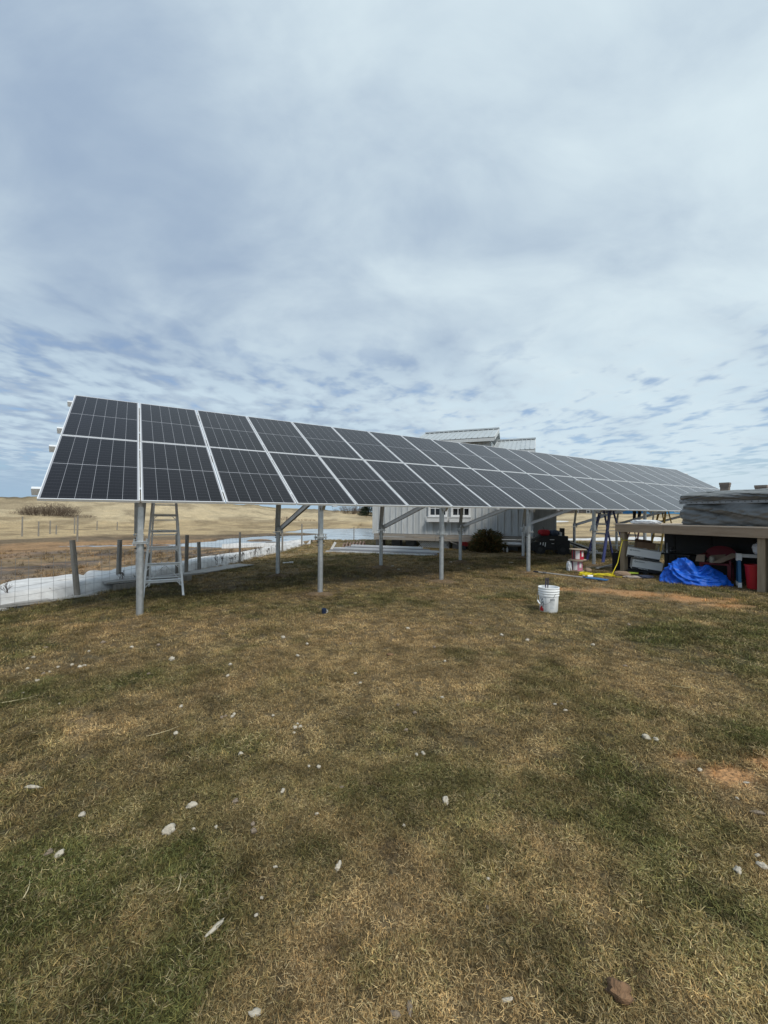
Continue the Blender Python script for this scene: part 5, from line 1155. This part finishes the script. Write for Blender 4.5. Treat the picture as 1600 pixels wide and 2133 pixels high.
P_ = thing('pliers', 'dark blue-handled pliers standing upright in the white bucket', 'pliers', (q.x + .0, q.y + .03, z0 + .022))
for s in (-1, 1): MB().tube([(s * .012, .04, .30), (s * .018, .05, .37), (s * .016 + .01, .06, .49)], [.006, .010, .009], 8).build('handle', M('indigo grip', (.03, .025, .06), .5), P_)
MB().tube([(0, 0, .0), (0, .02, .16), (0, .04, .31)], [.008, .012, .012], 8).build('jaw', alu_dull, P_)
A_, B_ = gp(1113, 1193), gp(1265, 1212); ang = math.atan2((B_ - A_).y, (B_ - A_).x); LN = (B_ - A_).length
S_ = thing('push_pole', 'long pole with flat blue blade lying on the grass behind the bucket', 'tool', (A_.x, A_.y, lz(A_.x, A_.y) + .02), ang)
MB().tube([(0, 0, .02), (LN * .72, 0, .02)], .014, 10).build('pole', M('pale pole', (.52, .50, .48), .45, .3), S_); MB().tube([(-.02, 0, .02), (.12, 0, .02)], .019, 10).build('grip', M('navy grip', (.02, .022, .04), .6), S_); MB().box((.30, 0, .022), (.10, .05, .03)).build('collar', grey_p, S_, 0)
n = 14; m = MB(); L0 = LN * .70
V = [(L0 + (LN - L0) * t, s * w, .018 + (.02 if e else 0)) for e in (0, 1) for (t, w) in ((0, .02), (.12, .03), (.22, .085), (.9, .095), (1, .08)) for s in (-1, 1)]
m.add(V, [(0, 1, 3, 2), (2, 3, 5, 4), (4, 5, 7, 6), (6, 7, 9, 8), (10, 12, 13, 11), (12, 14, 15, 13), (14, 16, 17, 15), (16, 18, 19, 17)] + [(i, i + 2, i + 12, i + 10) for i in (0, 2, 4, 6)] + [(i + 2, i, i + 10, i + 12) for i in (1, 3, 5, 7)] + [(8, 9, 19, 18), (1, 0, 10, 11)])
m.build('blade', M('blue blade', (.02, .13, .32), .5, var=.15), S_, 0)
q = gp(675, 1279); o = MB().lathe([(.0, 0), (.030, 0), (.032, .004), (.036, .075), (.037, .08), (.033, .08), (.029, .008), (0, .008)], 18).build('blue_cup', M('navy tin', (.015, .03, .075), .4, var=.2)); o.location = (q.x, q.y, lz(q.x, q.y) + .003); tag(o, 'small dark blue cup standing on the grass below the second post', 'cup')
MB().tube([(.036, 0, .06), (.055, 0, .055), (.056, 0, .03), (.035, 0, .02)], .004, 6).build('handle', white_pl, o)

# scattered pale dried clods, flakes and straws
clod_m = M('pale dried clod', (.36, .32, .25), .95, var=.15, scale=45, bump=.6, bscale=120, col2=(.58, .53, .44)); clod_b = M('brown clod', (.20, .115, .06), .9, var=.3, scale=25, bump=.8, bscale=80); clod_g = M('greyish clod', (.24, .19, .14), .95, var=.25, scale=30, bump=.8, bscale=90)
def clod(px, py, wpx, hpx, label, mat=clod_m, group=None, rz=None, flat=.42, seed=None):
    q = gp(px, py); sc = q.y / FPX; w = max(.014, wpx * sc * .78); l = max(.011, hpx * sc * .95); rg = random.Random(int(px * 7 + py))
    nu, nv = 9, 14; u = np.linspace(0, math.pi, nu); v = np.linspace(0, 6.2832, nv, endpoint=False); uu, vv = np.meshgrid(u, v, indexing='ij'); x = np.sin(uu) * np.cos(vv); y = np.sin(uu) * np.sin(vv); z = np.cos(uu)
    k = .35 + 1.25 * fbm(x * 2.1 + px, y * 2.1 + z * 1.9 + py, int(px) % 97, 4, .6); me = np_mesh('clod', np.stack([x * k * w / 2, y * k * l / 2, z * k * min(w, l) * flat], -1).reshape(-1, 3), grid_faces(nu, nv, True)[:, ::-1])
    o = link('clod', me, mat, smooth=50); o.location = (q.x, q.y, lz(q.x, q.y) + min(w, l) * flat * .15 + .010); o.rotation_euler = (rg.uniform(-.15, .15), rg.uniform(-.15, .15), rg.uniform(-.5, .5) if rz is None else rz); return tag(o, label, 'clod', group)
BIG = [(353, 1735, 34, 22, 'largest pale clod left of centre in the foreground grass', clod_m, .5), (70, 1645, 45, 8, 'long flat pale flake near the left edge of the lawn', clod_m, 0), (123, 1786, 26, 16, 'pale clod at left beside a greyer one', clod_m, .5), (102, 1783, 18, 18, 'greyish round clod touching a paler one at left', clod_g, 0), (705, 1811, 18, 28, 'upright pale splinter-like clod left of lower centre', clod_m, -.3),
       (529, 1737, 16, 14, 'lower of two stacked grey clods left of centre', clod_g, 0), (527, 1722, 12, 12, 'upper of two stacked grey clods left of centre', clod_g, 0), (928, 1675, 20, 20, 'round pale clod right of centre in the green grass', clod_m, 0), (400, 1682, 26, 14, 'pale angular clod with grass on it, left of centre', clod_m, .4), (490, 1674, 16, 12, 'dull grey clod right of the angular pale one', clod_g, 0), (172, 1702, 16, 14, 'small pale upright clod at left', clod_m, 0),
       (589, 1652, 9, 14, 'small pale standing clod left of centre', clod_m, 0), (712, 1645, 14, 9, 'small grey clod near the centre line', clod_g, 0), (1345, 1542, 24, 16, 'left half of the split pale clod at right', clod_m, -.4), (1366, 1546, 14, 14, 'right half of the split pale clod at right', clod_m, -.4), (1537, 1823, 18, 18, 'smooth pale pebble-like clod at lower right', clod_m, -.5), (1588, 1812, 26, 14, 'long pale clod at the right photo edge', clod_m, -.6), (1578, 1790, 14, 8, 'small pale clod above the long one at right edge', clod_m, 0), (1575, 1700, 34, 10, 'dull pale streak of clod at right edge', clod_g, -.4),
       (1290, 2080, 60, 42, 'big brown lump lying in the foreground grass at right', clod_b, -.6), (1272, 2058, 18, 18, 'dark small lump behind the big brown one', clod_b, -.4), (853, 2112, 14, 34, 'grey-brown lump at the bottom edge of the photo', clod_g, 0), (825, 2125, 26, 16, 'dull lump left of another at the bottom edge', clod_g, 0), (532, 2122, 34, 14, 'pale clod cut by the bottom photo edge', clod_m, 0), (1055, 2094, 40, 8, 'thin pale chip in the bottom foreground', clod_m, .1), (358, 1375, 14, 11, 'pale three-cornered clod at upper left of lawn', clod_m, 0), (812, 1368, 20, 8, 'dark brown clod on the brown grass near centre', clod_b, 0), (166, 1391, 12, 9, 'pale clod in the cluster at far upper left of lawn', clod_m, 0), (1458, 1610, 14, 9, 'white clod between the two orange bare patches', clod_m, 0),
       (868, 1577, 7, 14, 'left one of a pair of slim pale clods', clod_m, .2), (882, 1575, 9, 15, 'right one of a pair of slim pale clods', clod_m, .3), (448, 1942, 12, 44, 'thin pale splinter upright in lower left grass', clod_m, -.5)]
for (px, py, w, h, lb, mt_, rz) in BIG: clod(px, py, w, h, lb, mt_, rz=rz)
SMALL = [(57, 1395), (122, 1391), (150, 1387), (176, 1388), (90, 1406), (103, 1402), (78, 1420), (48, 1447), (125, 1470), (165, 1468), (275, 1349), (185, 1358), (95, 1352), (70, 1371), (462, 1499), (470, 1496), (488, 1492), (484, 1497), (366, 1532), (377, 1476), (620, 1512), (626, 1518), (615, 1520), (612, 1531), (501, 1574), (664, 1602), (644, 1600), (740, 1408), (751, 1428), (569, 1495), (310, 1406), (475, 1412), (480, 1388), (620, 1370), (850, 1312), (905, 1352), (927, 1381), (1045, 1325), (1100, 1335), (1098, 1336), (1235, 1346), (829, 1474), (921, 1458), (864, 1490), (846, 1526), (1156, 1471), (1170, 1471), (1178, 1484), (1185, 1467), (1302, 1390), (1310, 1304), (574, 1812), (1017, 1839), (450, 1728), (404, 1732), (842, 1726), (1016, 1900), (1555, 1637), (1535, 1670), (640, 1345), (215, 1340), (730, 1345), (660, 1700), (545, 1878), (534, 1915), (980, 1300), (590, 1330), (330, 1345)]
LAND = [(353, 1735, 'the largest pale clod left of centre'), (70, 1645, 'the long flat flake at left'), (123, 1786, 'the paired clods at left edge'), (705, 1811, 'the splinter-like clod'), (528, 1730, 'the two stacked grey clods'), (928, 1675, 'the round clod in green grass'), (400, 1682, 'the angular clod left of centre'), (1356, 1544, 'the split clod at right'), (1537, 1823, 'the smooth clod at lower right'), (1290, 2080, 'the big brown lump'), (358, 1375, 'the three-cornered clod'), (812, 1368, 'the dark brown clod'), (166, 1391, 'the upper left clod cluster'), (1458, 1610, 'the orange bare patches'), (875, 1576, 'the slim pale pair'), (1143, 1274, 'the white bucket'), (675, 1279, 'the blue cup'), (40, 1462, 'the long straw at left'), (340, 1530, 'the curved thin straw'), (291, 1281, 'the nearest post'), (448, 1942, 'the thin upright splinter'), (620, 1515, 'the middle patch of lawn'), (1170, 1475, 'the brown grass below the bucket'), (475, 1495, 'the left middle lawn')]
USED = {}
for (px, py) in SMALL:
    lm = min(LAND, key=lambda t: (t[0] - px) ** 2 + 3 * (t[1] - py) ** 2); dx, dy = px - lm[0], (py - lm[1]) * 1.7
    if abs(dx) < 8 and abs(dy) < 10: w_ = 'right at'
    elif abs(dx) > 2 * abs(dy): w_ = 'right of' if dx > 0 else 'left of'
    elif abs(dy) > 2 * abs(dx): w_ = 'nearer the camera than' if dy > 0 else 'just beyond'
    else: w_ = ('nearer and ' if dy > 0 else 'beyond and ') + ('right of' if dx > 0 else 'left of')
    key = w_ + ' ' + lm[2]; USED.setdefault(key, []).append((math.hypot(dx, dy), px, py))
for key, lst in USED.items():
    for k, (d_, px, py) in enumerate(sorted(lst)):
        o = ('little pale clod ' if len(lst) == 1 else ['closest little pale clod ', 'second closest little clod ', 'third closest little clod ', 'fourth closest little clod ', 'fifth closest little clod ', 'sixth closest little clod ', 'seventh closest little clod '][k])
        clod(px, py, random.uniform(7, 13), random.uniform(5, 9), o + key, clod_m if random.random() < .75 else clod_g, 'little pale clods')
def straw(px0, py0, px1, py1, label, r=.003, lift=.02):
    a, b = gp(px0, py0), gp(px1, py1); c = (a + b) / 2; m = MB(); k = (b - a).cross(Vector((0, 0, 1))) * .06
    m.tube([a - c, (a - c) * .3 + k, (b - c) * .4 + k, b - c], [r * .6, r * .6, r * .5, r * .3], 6); o = m.build('straw', M('bleached straw', (.52, .45, .27), .7), smooth=180); o.location = (c.x, c.y, lz(c.x, c.y) + lift); tag(o, label, 'straw')
straw(-10, 1472, 82, 1453, 'long bleached straw lying flat at the left edge of lawn', .005); straw(305, 1541, 372, 1520, 'curved thin straw left of centre in the grass', .003); straw(48, 1884, 62, 1845, 'short pale straw at lower left of the lawn', .003); straw(1400, 1433, 1440, 1438, 'short pale straw on the grass at right', .003); straw(370, 1868, 376, 1832, 'thin straw standing near the greenest patch', .0025)
o = MB().box((0, 0, .02), (.30, .09, .035)).box((.1, .02, .03), (.12, .05, .03)).build('white_offcut', trim_m, smooth=0); q = gp(600, 1174); o.location = (q.x, q.y, lz(q.x, q.y)); o.rotation_euler = (0, 0, .3); tag(o, 'white offcut lying on grass right of the first rear post', 'offcut')
o = MB().add([(-.09, -.05, 0), (.09, -.05, 0), (.07, .06, 0), (-.05, .07, 0), (-.02, 0, .10), (.06, .02, .07)], [(0, 1, 5, 4), (1, 2, 5), (2, 3, 4, 5), (3, 0, 4), (3, 2, 1, 0)]).build('pale_rock', clod_m, smooth=0); q = gp(352, 1208); o.location = (q.x, q.y, lz(q.x, q.y)); tag(o, 'pale angular rock on the grass behind the aluminium ladder', 'rock')
for i, (px, py) in enumerate(((1065, 1173), (818, 1181), (795, 1180), (830, 1188), (976, 1186), (939, 1173))):
    clod(px, py, 15 if i == 0 else 8, 4, ['flat pale chip on bare soil under the array, right of centre', 'pale chip right of the second rear post', 'thin pale chip touching the second rear post mound', 'light clod just right of the second rear post', 'tiny pale chip beyond the third front post', 'pale chip beside the third rear post'][i], clod_m)

# ------------------------------------------------------------------ far buildings at right
def far_building(name, label, px0, px1, Y, zt, hw, roofh, wall, roof_, dark=None):
    X0, X1 = (px0 - 800) / FPX * Y, (px1 - 800) / FPX * Y; zb = float(ground_z((X0 + X1) / 2, Y)) - .3
    B = thing(name, label, 'building', ((X0 + X1) / 2, Y, zb)); w = X1 - X0; dpt = 10
    MB().box((0, dpt / 2, hw / 2), (w, dpt, hw)).build('wall', wall, B, 0)
    r = MB(); r.add([(-w / 2 - .5, -.6, hw), (w / 2 + .5, -.6, hw), (w / 2 + .5, dpt + .6, hw), (-w / 2 - .5, dpt + .6, hw), (-w / 2 - .5, dpt / 2, hw + roofh), (w / 2 + .5, dpt / 2, hw + roofh)], [(0, 1, 5, 4), (2, 3, 4, 5), (1, 2, 5), (3, 0, 4), (3, 2, 1, 0)]); r.build('roof', roof_, B, 0)
    n = max(3, int(w / 4))
    for k in range(n):
        x = -w / 2 + w * (k + .5) / n; d = MB().box((x, -.03, hw * .5), (min(1.3, w / n * .5), .06, hw * .42)).build('window', trim_m, B, 0); MB().box((x, -.07, hw * .5), (min(1.05, w / n * .4), .03, hw * .34)).build('pane', glass_m, d, 0)
    return B
far_building('barn', 'long dark low barn with pale metal roof on the right horizon', 1140, 1262, 150, 0, 2.6, 1.9, M('dark barn wall', (.06, .055, .055), .9), M('pale barn roof', (.62, .66, .68), .5))
far_building('barn', 'pale-roofed low barn seen behind the blue ladder top', 1268, 1330, 165, 0, 2.4, 1.9, M('dark barn wall', (.06, .055, .055), .9), M('pale barn roof', (.62, .66, .68), .5))
far_building('blue_building', 'bright blue low building on the right horizon beside the hot tub', 1345, 1475, 105, 0, 2.6, 1.0, M('blue wall', (.03, .20, .42), .7), M('blue roof', (.06, .26, .48), .5))
for i, (px, Y) in enumerate(((1185, 140), (1200, 138), (1310, 150), (1330, 120))):
    X = (px - 800) / FPX * Y; bare_bush('bare_bush', ['dark scrub before the long barn, left', 'dark scrub before the long barn, right', 'scrub between the two far barns', 'scrub left of the blue building'][i], (X, Y, float(ground_z(X, Y)) - .1), 6, 1.6, 70, 60 + i, bush_m)
